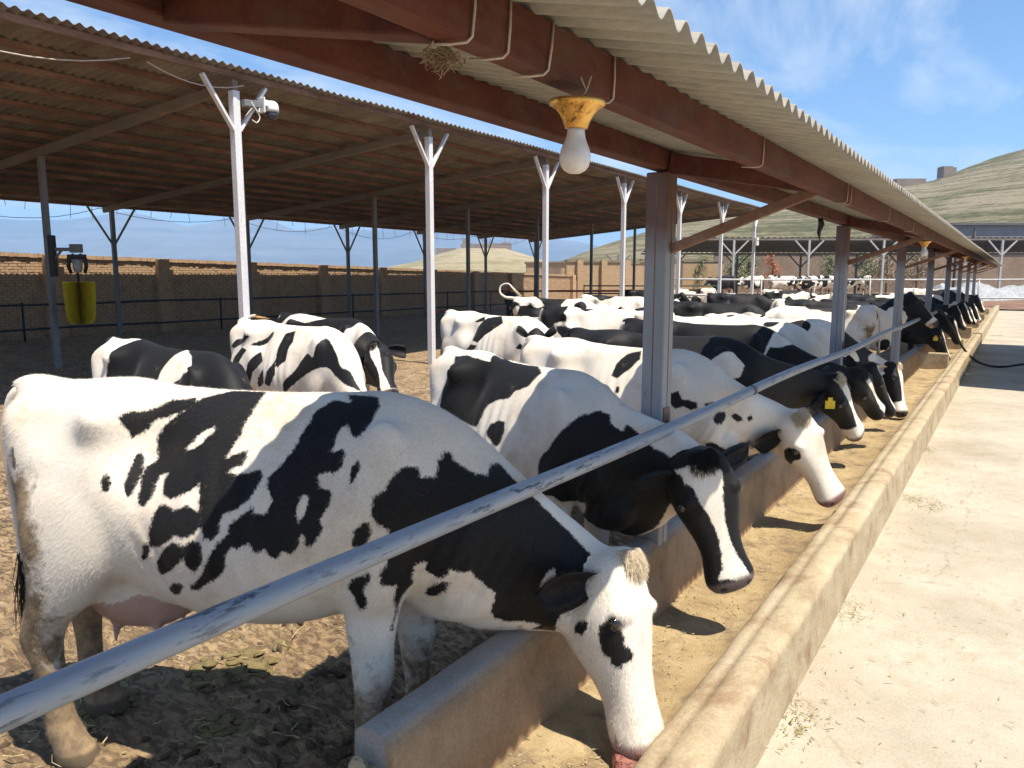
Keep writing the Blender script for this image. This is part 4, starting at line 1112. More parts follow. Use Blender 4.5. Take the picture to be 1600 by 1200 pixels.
def spline(rows, step):
    """Catmull-Rom through control rows (numpy); columns 0..2 are the centre"""
    A = np.array(rows, float); d = np.linalg.norm(np.diff(A[:, :3], axis=0), axis=1)
    out = []
    for i in range(len(A) - 1):
        p0, p1, p2, p3 = A[max(i - 1, 0)], A[i], A[i + 1], A[min(i + 2, len(A) - 1)]
        if i == 0: p0 = 2 * p1 - p2
        if i == len(A) - 2: p3 = 2 * p2 - p1
        n = max(1, int(round(d[i] / step)))
        m1 = (p2 - p0) * (d[i] / (d[i] + (d[i - 1] if i else d[i])))
        m2 = (p3 - p1) * (d[i] / (d[i] + (d[i + 1] if i + 1 < len(d) else d[i])))
        for k in range(n):
            t = k / n
            out.append((2 * t ** 3 - 3 * t ** 2 + 1) * p1 + (t ** 3 - 2 * t ** 2 + t) * m1 + (-2 * t ** 3 + 3 * t ** 2) * p2 + (t ** 3 - t ** 2) * m2)
    out.append(A[-1])
    return out

def loft(rows):
    """rows: cx,cy,cz, ux,uy,uz, lx,ly,lz, du,dd,w,nt,nb -> verts, quads, (s,g) per vertex"""
    V, UV = [], []; s = 0.0; prev = None
    for r in rows:
        c = Vector(r[0:3]); u = Vector(r[3:6]).normalized(); l = Vector(r[6:9]); l = (l - u * l.dot(u)).normalized()
        if prev is not None: s += (c - prev).length
        prev = c
        P = ring_points(c, u, l, max(r[9], .004), max(r[10], .004), max(r[11], .004), r[12], r[13])
        g = [0.0] * (NCOL + 1); h = NCOL // 2
        for k in range(h - 1, -1, -1): g[k] = g[k + 1] + (P[k] - P[k + 1]).length
        for k in range(h + 1, NCOL + 1): g[k] = g[k - 1] - (P[k] - P[k - 1]).length
        V += P; UV += [(s, q) for q in g]
    n = NCOL + 1; F = []
    for i in range(len(rows) - 1):
        for k in range(NCOL): F.append((i * n + k, i * n + k + 1, (i + 1) * n + k + 1, (i + 1) * n + k))
    return V, F, UV

def closed(V, F, nr):
    """drop the seam column so the loft is watertight, cap the ends"""
    n = NCOL + 1; W = []; idx = {}
    for i in range(nr):
        for k in range(NCOL): idx[(i, k)] = len(W); W.append(V[i * n + k])
    G = []
    for i in range(nr - 1):
        for k in range(NCOL): G.append((idx[(i, k)], idx[(i, (k + 1) % NCOL)], idx[(i + 1, (k + 1) % NCOL)], idx[(i + 1, k)]))
    G.append(tuple(idx[(0, k)] for k in range(NCOL))[::-1]); G.append(tuple(idx[(nr - 1, k)] for k in range(NCOL)))
    return W, G

def ellipsoid(c, r, M3=None, n=14):
    V, F = [], []
    V.append(Vector((0, 0, r[2])))
    for i in range(1, n // 2):
        th = math.pi * i / (n // 2)
        for k in range(n):
            a = 2 * math.pi * k / n
            V.append(Vector((r[0] * math.sin(th) * math.cos(a), r[1] * math.sin(th) * math.sin(a), r[2] * math.cos(th))))
    V.append(Vector((0, 0, -r[2])))
    for k in range(n): F.append((0, 1 + k, 1 + (k + 1) % n))
    for i in range(n // 2 - 2):
        for k in range(n):
            a = 1 + i * n; F.append((a + k, a + n + k, a + n + (k + 1) % n, a + (k + 1) % n))
    a = 1 + (n // 2 - 2) * n; e = len(V) - 1
    for k in range(n): F.append((a + k, e, a + (k + 1) % n))
    V = [(M3 @ p if M3 is not None else p) + Vector(c) for p in V]
    return V, F

TORSO = [  # x, top, bottom, height of greatest width, half width, n top, n bottom
    (-.835, 1.285, 1.16, 1.22, .035, 2, 2), (-.815, 1.345, 1.03, 1.20, .10, 2.1, 2), (-.76, 1.390, .88, 1.18, .170, 2.0, 2), (-.66, 1.415, .78, 1.14, .220, 1.85, 2),
    (-.52, 1.425, .70, 1.10, .252, 1.75, 2.2), (-.36, 1.435, .66, 1.06, .262, 1.80, 2.2), (-.18, 1.412, .605, .94, .278, 1.45, 2.2), (.05, 1.398, .560, .90, .318, 1.48, 2.2),
    (.28, 1.394, .565, .90, .318, 1.50, 2.2), (.46, 1.400, .605, .95, .285, 1.55, 2.1), (.62, 1.405, .645, 1.00, .240, 1.52, 2.0), (.75, 1.372, .675, 1.00, .215, 1.55, 2.0)]
HEAD = [  # t, dorsal, ventral, half width
    (-.09, .020, .05, .04), (-.06, .060, .10, .090), (0.0, .092, .150, .120), (.12, .104, .195, .138), (.24, .102, .230, .146), (.34, .094, .232, .140), (.46, .080, .195, .119), (.58, .071, .152, .100),
    (.70, .067, .125, .092), (.80, .069, .116, .097), (.88, .072, .112, .107), (.94, .064, .098, .107), (.985, .045, .072, .086), (1.01, .018, .033, .046)]
HLEN = 0.66
HIND = [(-.47, .10, 1.22, .17, .10), (-.49, .155, 1.06, .225, .118), (-.50, .178, .90, .230, .115), (-.52, .185, .77, .190, .102), (-.59, .185, .64, .130, .080), (-.66, .178, .55, .092, .064), (-.692, .172, .478, .083, .060), (-.682, .168, .40, .064, .051),
        (-.664, .165, .28, .054, .046), (-.654, .165, .175, .056, .050), (-.640, .165, .118, .066, .060), (-.618, .165, .075, .066, .061), (-.602, .165, .05, .080, .068), (-.59, .165, .0, .094, .074)]
FRONT = [(.67, .13, 1.05, .11, .07), (.64, .165, .90, .14, .088), (.615, .172, .76, .120, .086), (.605, .16, .63, .098, .076), (.61, .148, .50, .080, .068), (.618, .142, .42, .078, .069), (.612, .14, .355, .064, .058),
         (.605, .14, .25, .052, .048), (.605, .14, .155, .056, .052), (.615, .14, .11, .064, .058), (.635, .14, .072, .064, .060), (.645, .14, .045, .077, .066), (.655, .14, 0, .091, .072)]

def leg_loft(rows, side, dx, dy=0.0):
    R = []
    for x, y, z, rx, ry in rows:
        k = max(0.0, min(1.0, 1.15 - z)); x += dx * k; y = y * side + dy * k
        R.append([x, y, z, 1, 0, 0, 0, 1, 0, rx, rx * 0.92, ry, 2.1, 2.1])
    R = spline(R, 0.05)
    V, F, UV = loft(R)
    return closed(V, F, len(R))

def sdf_poly(P, poly):
    """signed distance (inside positive) of points P (n,2) to a closed polygon"""
    A = np.array(poly, float); Bq = np.roll(A, -1, 0)
    d = np.full(len(P), 1e9); inside = np.zeros(len(P), bool)
    for a, b in zip(A, Bq):
        e = b - a; w = P - a
        t = np.clip((w @ e) / max(e @ e, 1e-9), 0, 1)
        q = w - t[:, None] * e
        d = np.minimum(d, (q * q).sum(1))
        c = ((a[1] <= P[:, 1]) & (b[1] > P[:, 1])) | ((b[1] <= P[:, 1]) & (a[1] > P[:, 1]))
        with np.errstate(divide='ignore', invalid='ignore'):
            xi = a[0] + (P[:, 1] - a[1]) / (b[1] - a[1]) * e[0]
        inside ^= c & (P[:, 0] < xi)
    d = np.sqrt(d)
    return np.where(inside, d, -d)

def cow_shapes(sp):
    """all the closed shapes of one cow in its own frame, the lofts that carry the coat coordinates and the head frame"""
    sc = sp.get('sc', 1.0); ph = math.radians(sp['phi']); O = Vector((sp['pos'][0], sp['pos'][1], sp.get('z', 0.0)))
    R = Matrix.Rotation(-ph, 3, 'Z')
    def loc(p): return (R @ (Vector(p) - O)) / sc
    if 'poll' in sp: poll = loc(sp['poll']); a = (loc(sp['muz']) - poll).normalized()
    else:
        poll = Vector(sp.get('lpoll', (1.45, 0, 1.25))); a = Vector(sp.get('laxis', (0.75, 0, -0.66))).normalized()
    d = (R @ Vector(sp['face'])) if 'face' in sp else (Vector((0.75, 0, 0.66)) + Vector((0, 0, 0.2)))
    d = (d - a * d.dot(a)).normalized(); hl = d.cross(a)
    tan = (a * 0.45 + d * 0.62).normalized()
    J = poll - d * 0.055 + a * 0.06
    B0 = Vector((.75, 0, 1.03)); P1 = B0 + Vector((.20, 0, -.13)); P2 = J - tan * 0.30; P3 = J + tan * 0.02
    rows = [[x, 0, zw, 0, 0, 1, 0, 1, 0, zt - zw, zw - zb, w, nt, nb] for x, zt, zb, zw, w, nt, nb in TORSO]
    fat = sp.get('belly', 1.0)
    for r in rows:
        k = max(0, 1 - ((r[0] - 0.1) / 0.75) ** 2); r[11] *= 1 + (fat - 1) * k; r[10] *= 1 + (fat - 1) * 0.5 * k
    y1 = Vector((0, 1, 0))
    dl = sp.get('dewlap', 1.0)
    for t, du, dd, w in ((.16, .325, .355, .198), (.36, .270, .375, .168), (.6, .205, .335, .142), (.82, .160, .27, .128), (1.0, .120, .19, .112)):
        p = B0 * (1 - t) ** 3 + P1 * 3 * t * (1 - t) ** 2 + P2 * 3 * t * t * (1 - t) + P3 * t ** 3
        dp = (P1 - B0) * 3 * (1 - t) ** 2 + (P2 - P1) * 6 * t * (1 - t) + (P3 - P2) * 3 * t * t
        dp.normalize(); kq = t ** 0.9; dp = (Vector((1, 0, 0)) * (1 - kq) + dp * kq).normalized(); l = (y1 * (1 - t) + hl * t); l = (l - dp * l.dot(dp)).normalized(); u = dp.cross(l)
        rows.append([p.x, p.y, p.z, u.x, u.y, u.z, l.x, l.y, l.z, du, dd * (1 + (dl - 1) * min(1, t * 2.5)), w, 1.8, 2.0])
    TR_ = spline(rows, 0.028); TV, TF, TUV = loft(TR_)
    hr = []; hw = sp.get('hw', 1.0)
    for t, hd_, hv, w in HEAD:
        p = poll + a * (t * HLEN); hr.append([p.x, p.y, p.z, d.x, d.y, d.z, hl.x, hl.y, hl.z, hd_, hv, w * hw, 2.5 if t < .5 else 2.1, 2.2 if t > .7 else 1.75])
    HR = spline(hr, 0.02); HV, HF, HUV = loft(HR)
    shapes = [closed(TV, TF, len(TR_)), closed(HV, HF, len(HR))]
    lg = sp.get('legs', (0, 0, 0, 0))          # x shift of hind right, hind left, front right, front left
    shapes += [leg_loft(HIND, -1, lg[0]), leg_loft(HIND, 1, lg[1]), leg_loft(FRONT, -1, lg[2]), leg_loft(FRONT, 1, lg[3])]
    for s in (-1, 1):
        shapes.append(ellipsoid((.64, s * .160, 1.06), (.12, .068, .28)))
        shapes.append(ellipsoid((.56, s * .175, .80), (.10, .07, .10)))
        shapes.append(ellipsoid((.84, s * .115, .90), (.13, .085, .16)))
        hp = poll + a * (.25 * HLEN) + hl * (s * .108 * hw) + d * .060
        shapes.append(ellipsoid(hp, (.045, .04, .036)))
        jp = poll + a * (.22 * HLEN) + hl * (s * .072) - d * .155
        shapes.append(ellipsoid(jp, (.075, .05, .075)))
        np_ = poll + a * (.93 * HLEN) + hl * (s * .062) + d * .024
        shapes.append(ellipsoid(np_, (.040, .038, .038)))
    shapes.append(ellipsoid(poll + d * .062 - a * 0.005, (.065, .062, .060)))
    shapes.append(ellipsoid((-.74, 0, 1.395), (.13, .045, .05)))
    if sp.get('udder', True):
        shapes.append(ellipsoid((-.36, 0, .655), (.25, .165, .175)))
        for sx in (-.44, -.27):
            for s in (-1, 1): shapes.append(ellipsoid((sx, s * .085, .485), (.017, .017, .055)))
    # brisket
    shapes.append(ellipsoid((.84, 0, .72), (.22, .11, .15)))
    return dict(shapes=shapes, T=(TV, TF, TUV), H=(HV, HF, HUV), poll=poll, a=a, d=d, hl=hl, O=O, ph=ph, sc=sc)

def bary_uv(bvh_pts, V, F, UV, pts, maxd=10.0):
    """coat coordinates of points: nearest point on a loft"""
    tris = []
    for q in F: tris.append((q[0], q[1], q[2])); tris.append((q[0], q[2], q[3]))
    bvh = BVHTree.FromPolygons(V, tris)
    idx = np.zeros(len(pts), int); loc = np.zeros((len(pts), 3)); dist = np.zeros(len(pts))
    fn = bvh.find_nearest
    for i, p in enumerate(pts):
        l, n, fi, dd = fn(p)
        idx[i] = fi; loc[i] = l; dist[i] = dd
    VA = np.array([tuple(v) for v in V]); UA = np.array(UV); TA = np.array(tris)
    A, Bq, C = VA[TA[idx, 0]], VA[TA[idx, 1]], VA[TA[idx, 2]]
    v0, v1, v2 = Bq - A, C - A, loc - A
    d00 = (v0 * v0).sum(1); d01 = (v0 * v1).sum(1); d11 = (v1 * v1).sum(1); d20 = (v2 * v0).sum(1); d21 = (v2 * v1).sum(1)
    den = d00 * d11 - d01 * d01; den[np.abs(den) < 1e-14] = 1e-14
    v = np.clip((d11 * d20 - d01 * d21) / den, 0, 1); w = np.clip((d00 * d21 - d01 * d20) / den, 0, 1)
    u = 1 - v - w
    return UA[TA[idx, 0]] * u[:, None] + UA[TA[idx, 1]] * v[:, None] + UA[TA[idx, 2]] * w[:, None], dist

def remeshed(shapes, vox, smooth_it):
    V, F = [], []
    for v, f in shapes:
        n = len(V); V += [tuple(p) for p in v]; F += [tuple(i + n for i in q) for q in f]
    me = bpy.data.meshes.new('tmp'); me.from_pydata(V, [], F); me.update()
    bm = bmesh.new(); bm.from_mesh(me); bmesh.ops.recalc_face_normals(bm, faces=bm.faces); bm.to_mesh(me); bm.free()
    o = bpy.data.objects.new('tmp', me); COL.objects.link(o)
    md = o.modifiers.new('r', 'REMESH'); md.mode = 'VOXEL'; md.voxel_size = vox; md.adaptivity = 0
    dg = bpy.context.evaluated_depsgraph_get(); dg.update()
    ev = o.evaluated_get(dg); em = ev.to_mesh()
    co = np.empty(len(em.vertices) * 3, np.float32); em.vertices.foreach_get('co', co); co = co.reshape(-1, 3).astype(float)
    nl = np.empty(len(em.polygons), np.int32); em.polygons.foreach_get('loop_total', nl)
    li = np.empty(len(em.loops), np.int32); em.loops.foreach_get('vertex_index', li)
    ev.to_mesh_clear()
    bpy.data.objects.remove(o); bpy.data.meshes.remove(me)
    if (nl == 4).all(): f = li.reshape(-1, 4)
    else:
        fs = []; k = 0
        for n in nl:
            q = li[k:k + n]; k += n
            fs.append(list(q) if n == 4 else [q[0], q[1], q[2], q[2]])
        f = np.array(fs)
    return co, f

def relax(co, f, n_it, wgt):
    """Laplacian smoothing, vertex weight wgt 0..1"""
    e = np.concatenate([f[:, [0, 1]], f[:, [1, 2]], f[:, [2, 3]], f[:, [3, 0]]]); e = e[e[:, 0] != e[:, 1]]
    n = len(co); deg = np.bincount(e[:, 0], minlength=n).astype(float); deg[deg == 0] = 1
    for it in range(n_it):
        av = np.stack([np.bincount(e[:, 0], weights=co[e[:, 1], k], minlength=n) for k in range(3)], 1) / deg[:, None]
        co = co + (av - co) * (0.5 * wgt)[:, None]
    return co

def ear_mesh(root, e, cup, length=0.225, width=0.15):
    """leaf shaped ear from root along e, opening towards cup"""
    s = e.cross(cup).normalized(); cup = s.cross(e)
    V, F = [], []; nu, nv = 12, 6
    for side in (0, 1):
        for i in range(nu + 1):
            t = i / nu; w = width / 2 * (0.42 + 1.9 * t) * (1 - t) ** 0.42 * (1.0 if t > 0.12 else 0.8 + 0.2 * t / 0.12) if t < 1 else 0.002
            w = min(w, width / 2)
            for j in range(nv + 1):
                q = -1 + 2 * j / nv
                th = 0.006 * (1 - q * q) * (1 - 0.5 * t) + 0.0012
                c = (q * q) * w * 0.75 - 0.02 * math.sin(t * 3)
                V.append(root + e * (t * length) + s * (q * w * (1 - 0.12 * (1 - t))) + cup * (c - (th if side else -th) ))
    n = nv + 1; off = (nu + 1) * n
    for i in range(nu):
        for j in range(nv):
            a = i * n + j
            F.append((a, a + 1, a + n + 1, a + n)); F.append((off + a, off + a + n, off + a + n + 1, off + a + 1))
    for i in range(nu):
        for j in (0, nv):
            a = i * n + j; b = a + n
            F.append((a, b, off + b, off + a))
    for j in range(nv):
        a = nu * n + j; F.append((a, a + 1, off + a + 1, off + a))
    return V, F, off

def hair_strands(name, pts, mat, parent, r0=0.0012):
    co, fc = [], []
    for P in pts:
        n = len(P)
        for i, p in enumerate(P):
            d = (P[min(i + 1, n - 1)] - P[max(i - 1, 0)]).normalized(); s = d.cross(Vector((0.3, 0.9, 0.2)))
            s = s.normalized() * r0 * (1 - 0.75 * i / (n - 1)); q = d.cross(s)
            co += [p + s, p - s * 0.5 + q * 0.87, p - s * 0.5 - q * 0.87]
        b = len(co) - 3 * n
        for i in range(n - 1):
            for k in range(3): fc.append((b + i * 3 + k, b + i * 3 + (k + 1) % 3, b + i * 3 + 3 + (k + 1) % 3, b + i * 3 + 3 + k))
    me = bpy.data.meshes.new(name); me.from_pydata(co, [], fc); me.polygons.foreach_set('use_smooth', [True] * len(fc))
    return link(name, me, mat, parent)

def build_cow(sp):
    S = cow_shapes(sp)
    vox = sp.get('vox', 0.03)
    co, f = remeshed(S['shapes'], vox, 0)
    poll, a, d, hl = S['poll'], S['a'], S['d'], S['hl']
    hx_ = ((co - np.array(poll)) @ np.array(a)) / HLEN; near_head = np.clip((0.40 - np.linalg.norm(co - np.array(poll + a * 0.31), axis=1)) / 0.1, 0, 1)
    wg = np.where(co[:, 2] < 0.62, 0.35, 1.0) * (1 - 0.82 * near_head)
    co = relax(co, f, max(3, int(34 * (0.0115 / vox) ** 2)), wg)
    rib = np.clip(1 - np.abs(co[:, 0] - .2) / .34, 0, 1) * np.clip((co[:, 2] - .68) / .15, 0, 1) * np.clip((1.28 - co[:, 2]) / .15, 0, 1)
    co[:, 1] *= 1 + 0.017 * rib * np.sin(co[:, 0] * 70 + co[:, 2] * 9)
    sg = np.sign(co[:, 1])
    for hx0, hz0, rx, rz, amt in ((-.20, 1.20, .12, .12, .060), (-.56, 1.25, .11, .10, .032), (.44, 1.02, .07, .22, .018), (.84, 1.12, .07, .18, .016), (-.16, .80, .10, .16, .022), (.60, .66, .12, .05, .02), (-.37, 1.305, .075, .065, -.062), (-.75, 1.30, .07, .07, -.022), (-.62, 1.12, .12, .10, .012)):
        gz = amt * np.exp(-((co[:, 0] - hx0) / rx) ** 2 - ((co[:, 2] - hz0) / rz) ** 2) * np.clip(np.abs(co[:, 1]) / .1, 0, 1)
        co[:, 1] -= sg * gz; co[:, 2] -= 0.35 * np.minimum(gz, 0)
    wr = np.exp(-((co[:, 0] - .92) / .16) ** 2 - ((co[:, 2] - .80) / .16) ** 2)
    co[:, 1] += sg * wr * 0.006 * np.sin(co[:, 0] * 95 - co[:, 2] * 60 + 5 * fbm(co[:, 0] * 4, co[:, 2] * 4, 2.0, 2))
    wr = np.exp(-((co[:, 0] + .16) / .07) ** 2 - ((co[:, 2] - .82) / .14) ** 2)
    co[:, 1] += sg * wr * 0.006 * np.sin(co[:, 0] * 80 + co[:, 2] * 45)
    pts = [Vector(p) for p in co]
    uvT, dT = bary_uv(None, *S['T'], pts); uvH, dH = bary_uv(None, *S['H'], pts)
    # head coordinates
    rel = co - np.array(poll); ha = rel @ np.array(a) / HLEN; hd_ = rel @ np.array(d); hs = rel @ np.array(hl)
    isH = (dH < dT) | ((ha > 0.05) & (dH < dT + 0.02)); isL = (~isH) & (co[:, 2] < 0.60) & (dT > 0.035)
    # nostrils
    for s in (-1, 1):
        npos = np.array(poll + a * (.955 * HLEN) + hl * (s * .066) + d * .038)
        dn = np.linalg.norm(co - npos, axis=1); k = np.clip(1 - dn / 0.026, 0, 1); co -= (np.array(a * 0.5 + d * 0.8)[None, :]) * (k * 0.022)[:, None]
    coat = np.full(len(co), 1.0 if sp.get('base') == 'B' else -1.0)
    if 'noise' in sp:
        fr, thr, sx, sd_ = sp['noise']
        n = fbm(co[:, 0] * fr * sx + sd_, co[:, 1] * fr * 0.8 + sd_ * 2, co[:, 2] * fr + sd_, 3)
        coat = (n - thr) * 0.7
        coat = np.where(isL, np.minimum(coat, (co[:, 2] - 0.45) * 0.3), coat)
    if 'leg' in sp: coat[isL] = sp['leg'] if not callable(sp['leg']) else sp['leg'](co[isL])
    if 'headcol' in sp:
        hc = sp['headcol']; coat[isH] = 1.0 if hc[0] == 'B' else -1.0
        if len(hc) > 1:
            wbl = hc[1]; k = isH & (hd_ > -0.02)
            m = np.maximum(wbl * (1.0 + 0.35 * np.sin(ha * 9)) - np.abs(hs), -0.2) 
            coat[k] = np.where((hd_[k] > 0.0) & (ha[k] > -0.02), -m[k], coat[k])
            if len(hc) > 2:
                kk = isH & (ha > hc[2] - 0.1); coat[kk] = np.minimum(coat[kk], (hc[2] - ha[kk]) * 0.5)
    for part, sign, poly in sp.get('patches', []):
        P = np.array(poly, float).reshape(-1, 2) / 1000.0
        uv, msk = (uvT, ~isH & ~isL) if part == 'T' else (uvH, isH)
        lo, hi = P.min(0) - 0.15, P.max(0) + 0.15
        ix = np.where(msk & (uv[:, 0] > lo[0]) & (uv[:, 0] < hi[0]) & (uv[:, 1] > lo[1]) & (uv[:, 1] < hi[1]))[0]
        if not len(ix): continue
        q = sdf_poly(uv[ix], P)
        coat[ix] = np.maximum(coat[ix], q) if sign == 'B' else np.minimum(coat[ix], -q)
    # skin: muzzle, udder, hooves
    skin = np.zeros((len(co), 4))
    def blend(mask, col):
        m = np.clip(mask, 0, 1)[:, None]
        skin[:, :3] = skin[:, :3] * (1 - m) + np.array(col)[None, :] * m; skin[:, 3] = np.maximum(skin[:, 3], m[:, 0])
    mz = sp.get('muzzle_col', (0.05, 0.035, 0.033))
    hm = isH.astype(float)
    blend(hm * np.clip((ha - 0.885 + 0.35 * np.clip(-hd_ - 0.0, 0, .1)) / 0.035, 0, 1) * np.clip((hd_ + 0.062) / 0.02, 0, 1), mz)
    blend(hm * np.clip((ha - 0.86) / 0.03, 0, 1) * np.clip((-hd_ - 0.05) / 0.015, 0, 1), (0.42, 0.26, 0.21))
    blend(hm * np.clip((ha - 0.82) / 0.05, 0, 1) * np.clip((0.0075 - np.abs(hd_ + 0.058 - 0.10 * np.clip(0.9 - ha, 0, 1))) / 0.005, 0, 1) * 0.85, (0.05, 0.03, 0.025))
    for s in (-1, 1):
        npos = np.array(poll + a * (.955 * HLEN) + hl * (s * .066) + d * .038)
        dn = np.linalg.norm(co - npos, axis=1); blend(np.clip((0.019 - dn) / 0.006, 0, 1), (0.008, 0.005, 0.005))
        ep = np.array(poll + a * (.285 * HLEN) + hl * (s * .131 * sp.get('hw', 1.0)) + d * .040)
        dn = np.linalg.norm(co - ep, axis=1); blend(np.clip((0.036 - dn) / 0.012, 0, 1) * 0.9, (0.025, 0.018, 0.016))
    ud = (np.abs(co[:, 0] + .36) < .27) & (co[:, 2] < .66) & (np.abs(co[:, 1]) < .17) & (dT > 0.006) & (~isL | (co[:, 2] > 0.42)) & (np.abs(co[:, 1]) < 0.155)
    udm = ud & (((co[:, 0] + .36) / .262) ** 2 + (co[:, 1] / .175) ** 2 + ((co[:, 2] - .655) / .187) ** 2 < 1.05) | (ud & (co[:, 2] < 0.52) & (co[:, 2] > 0.40) & (np.abs(np.abs(co[:, 1]) - .085) < .035) & (co[:, 0] > -0.48))
    blend(udm.astype(float) * 0.9, (0.47, 0.29, 0.235))
    blend(np.clip((0.058 - co[:, 2]) / 0.012, 0, 1), (0.10, 0.075, 0.05))
    hind = np.clip((-0.40 - co[:, 0]) / 0.25, 0, 1)
    dirt = np.clip((0.75 - co[:, 2]) / 0.55, 0, 1) * (0.44 + 0.26 * hind) * np.clip(isL * 1.0 + hind + np.clip((0.62 - co[:, 2]) / 0.1, 0, 1) * 0.6, 0, 1)
    dirt = np.maximum(dirt, np.clip((-0.46 - co[:, 0]) / 0.26, 0, 1) * np.clip((1.24 - co[:, 2]) / 0.22, 0, 1) * 0.60) * sp.get('dirty', 1.0)
    dirt[isH] = 0
    extraV, extraF, ec, es = [], [], [], []
    # ears
    earpts = []
    ears = sp.get('ears', (0.75, -0.25)); ecol = sp.get('earcol', ('B', 'B'))
    for s, colr in ((-1, ecol[0]), (1, ecol[1])):
        e = (hl * s + d * (-ears[0] if not isinstance(ears[0], tuple) else -ears[0][0 if s < 0 else 1]) + a * -0.12 + Vector((0, 0, ears[1]))).normalized()
        base = poll + a * (.05 * HLEN) + hl * (s * .100) + d * (-0.01)
        cupd = (a * 0.40 + d * 0.25 + hl * (s * 0.75))
        v, ff, off = ear_mesh(base, e, cupd)
        n0 = len(co) + len(extraV); extraV += [tuple(p) for p in v]; extraF += [tuple(i + n0 for i in q) for q in ff]
        ec += [0.6 if colr == 'B' else -0.6] * len(v)
        earpts.append((v, off, e, cupd.normalized(), colr))
        for i, p in enumerate(v):
            inner = i < off and (i % 7) in (2, 3, 4)
            es.append((0.30, 0.20, 0.17, 0.75) if (inner and colr != 'B') else ((0.02, 0.014, 0.012, 0.6) if inner else (0, 0, 0, 0)))
    # tail
    tcol = 0.6 if sp.get('tail', 'W') == 'B' else -0.6
    tp = sp.get('tailpath', [(-.76, 0, 1.38), (-.84, 0, 1.345), (-.885, 0.0, 1.20), (-.90, .01, 1.0), (-.895, .02, .80), (-.89, .02, .62)])
    tb = MB(); tpth = smooth_path(tp, 5); m = len(tpth)
    tb.tube(tpth, [0.040 - 0.024 * min(1, 1.6 * i / (m - 1)) for i in range(m)], 8)
    n0 = len(co) + len(extraV); extraV += tb.v; extraF += [tuple(i + n0 for i in q) for q in tb.f if len(q) == 4]; ec += [tcol] * len(tb.v); es += [(0, 0, 0, 0)] * len(tb.v)
    co2 = np.concatenate([co, np.array(extraV)]); f2 = np.concatenate([f, np.array(extraF)])
    me = np_mesh('body', co2, f2)
    nx = len(extraV)
    at_ = me.attributes.new('coat', 'FLOAT', 'POINT'); at_.data.foreach_set('value', np.concatenate([coat, np.array(ec)]).astype(np.float32))
    at_ = me.attributes.new('dirt', 'FLOAT', 'POINT'); at_.data.foreach_set('value', np.concatenate([dirt, np.zeros(nx)]).astype(np.float32))
    at_ = me.attributes.new('skin', 'FLOAT_COLOR', 'POINT'); at_.data.foreach_set('color', np.concatenate([skin, np.array(es)]).astype(np.float32).ravel())
    root = empty('cow' if sp.get('kind', 'cow') == 'cow' else sp['kind'], S['O'], S['ph']); root.scale = (S['sc'],) * 3
    tag(root, sp['label'], sp.get('kind', 'cow'), sp.get('group'))
    body = link('body', me, M['coat'], root)
    if sp.get('fur'):
        nf_ = sp['fur']; fr_ = np.random.default_rng(5)
        tri = np.concatenate([f[:, [0, 1, 2]], f[:, [0, 2, 3]]]); A, Bq, C = co[tri[:, 0]], co[tri[:, 1]], co[tri[:, 2]]
        nn = np.cross(Bq - A, C - A); ar = np.linalg.norm(nn, axis=1); cen = (A + Bq + C) / 3
        ar = ar * np.where((cen[:, 1] < 0.10) | (isH[tri[:, 0]]), 1, 0) * np.where(cen[:, 2] < 0.10, 0, 1) * np.where(isH[tri[:, 0]], 1.6, 1.0)
        pick = fr_.choice(len(tri), nf_, p=ar / ar.sum()); r1 = np.sqrt(fr_.random(nf_))[:, None]; r2 = fr_.random(nf_)[:, None]
        T3 = tri[pick]; w0, w1, w2 = 1 - r1, r1 * (1 - r2), r1 * r2
        P0 = co[T3[:, 0]] * w0 + co[T3[:, 1]] * w1 + co[T3[:, 2]] * w2
        nrm = nn[pick]; nrm /= np.linalg.norm(nrm, axis=1)[:, None] + 1e-12
        hq = isH[T3[:, 0]][:, None]
        flow = np.where(hq, np.array(a)[None, :] + 0 * P0, np.array([-.75, 0, -.6])[None, :] + 0 * P0) + fr_.normal(0, .28, (nf_, 3))
        flow -= nrm * (flow * nrm).sum(1)[:, None]; flow /= np.linalg.norm(flow, axis=1)[:, None] + 1e-9
        dv_ = flow + nrm * (0.30 + 0.18 * fr_.random(nf_))[:, None]; dv_ /= np.linalg.norm(dv_, axis=1)[:, None]
        ln = (0.009 + 0.010 * fr_.random(nf_))[:, None]; sd2 = np.cross(dv_, nrm); sd2 /= np.linalg.norm(sd2, axis=1)[:, None] + 1e-9
        wd = 0.00055
        V3 = np.stack([P0 - sd2 * wd - nrm * .001, P0 + sd2 * wd - nrm * .001, P0 + dv_ * ln], 1).reshape(-1, 3)
        fm = np_mesh('fur', V3, np.arange(nf_ * 3).reshape(-1, 3))
        def spread(x): return np.repeat(x, 3, axis=0)
        av_ = lambda x: x[T3[:, 0]] * w0[:, 0] + x[T3[:, 1]] * w1[:, 0] + x[T3[:, 2]] * w2[:, 0]
        q_ = fm.attributes.new('coat', 'FLOAT', 'POINT'); q_.data.foreach_set('value', spread(av_(coat)).astype(np.float32))
        q_ = fm.attributes.new('dirt', 'FLOAT', 'POINT'); q_.data.foreach_set('value', spread(av_(dirt)).astype(np.float32))
        q_ = fm.attributes.new('skin', 'FLOAT_COLOR', 'POINT'); q_.data.foreach_set('color', spread(skin[T3[:, 0]]).astype(np.float32).ravel())
        tag(link('fur', fm, M['coat'], root), kind='stuff')
    # tail switch
    rr = random.Random(int(abs(S['O'].x * 1000 + S['O'].y * 77)))
    e0 = Vector(tp[-1]); dv = (e0 - Vector(tp[-2])).normalized()
    ns = 60 if vox > 0.02 else 160
    st = []
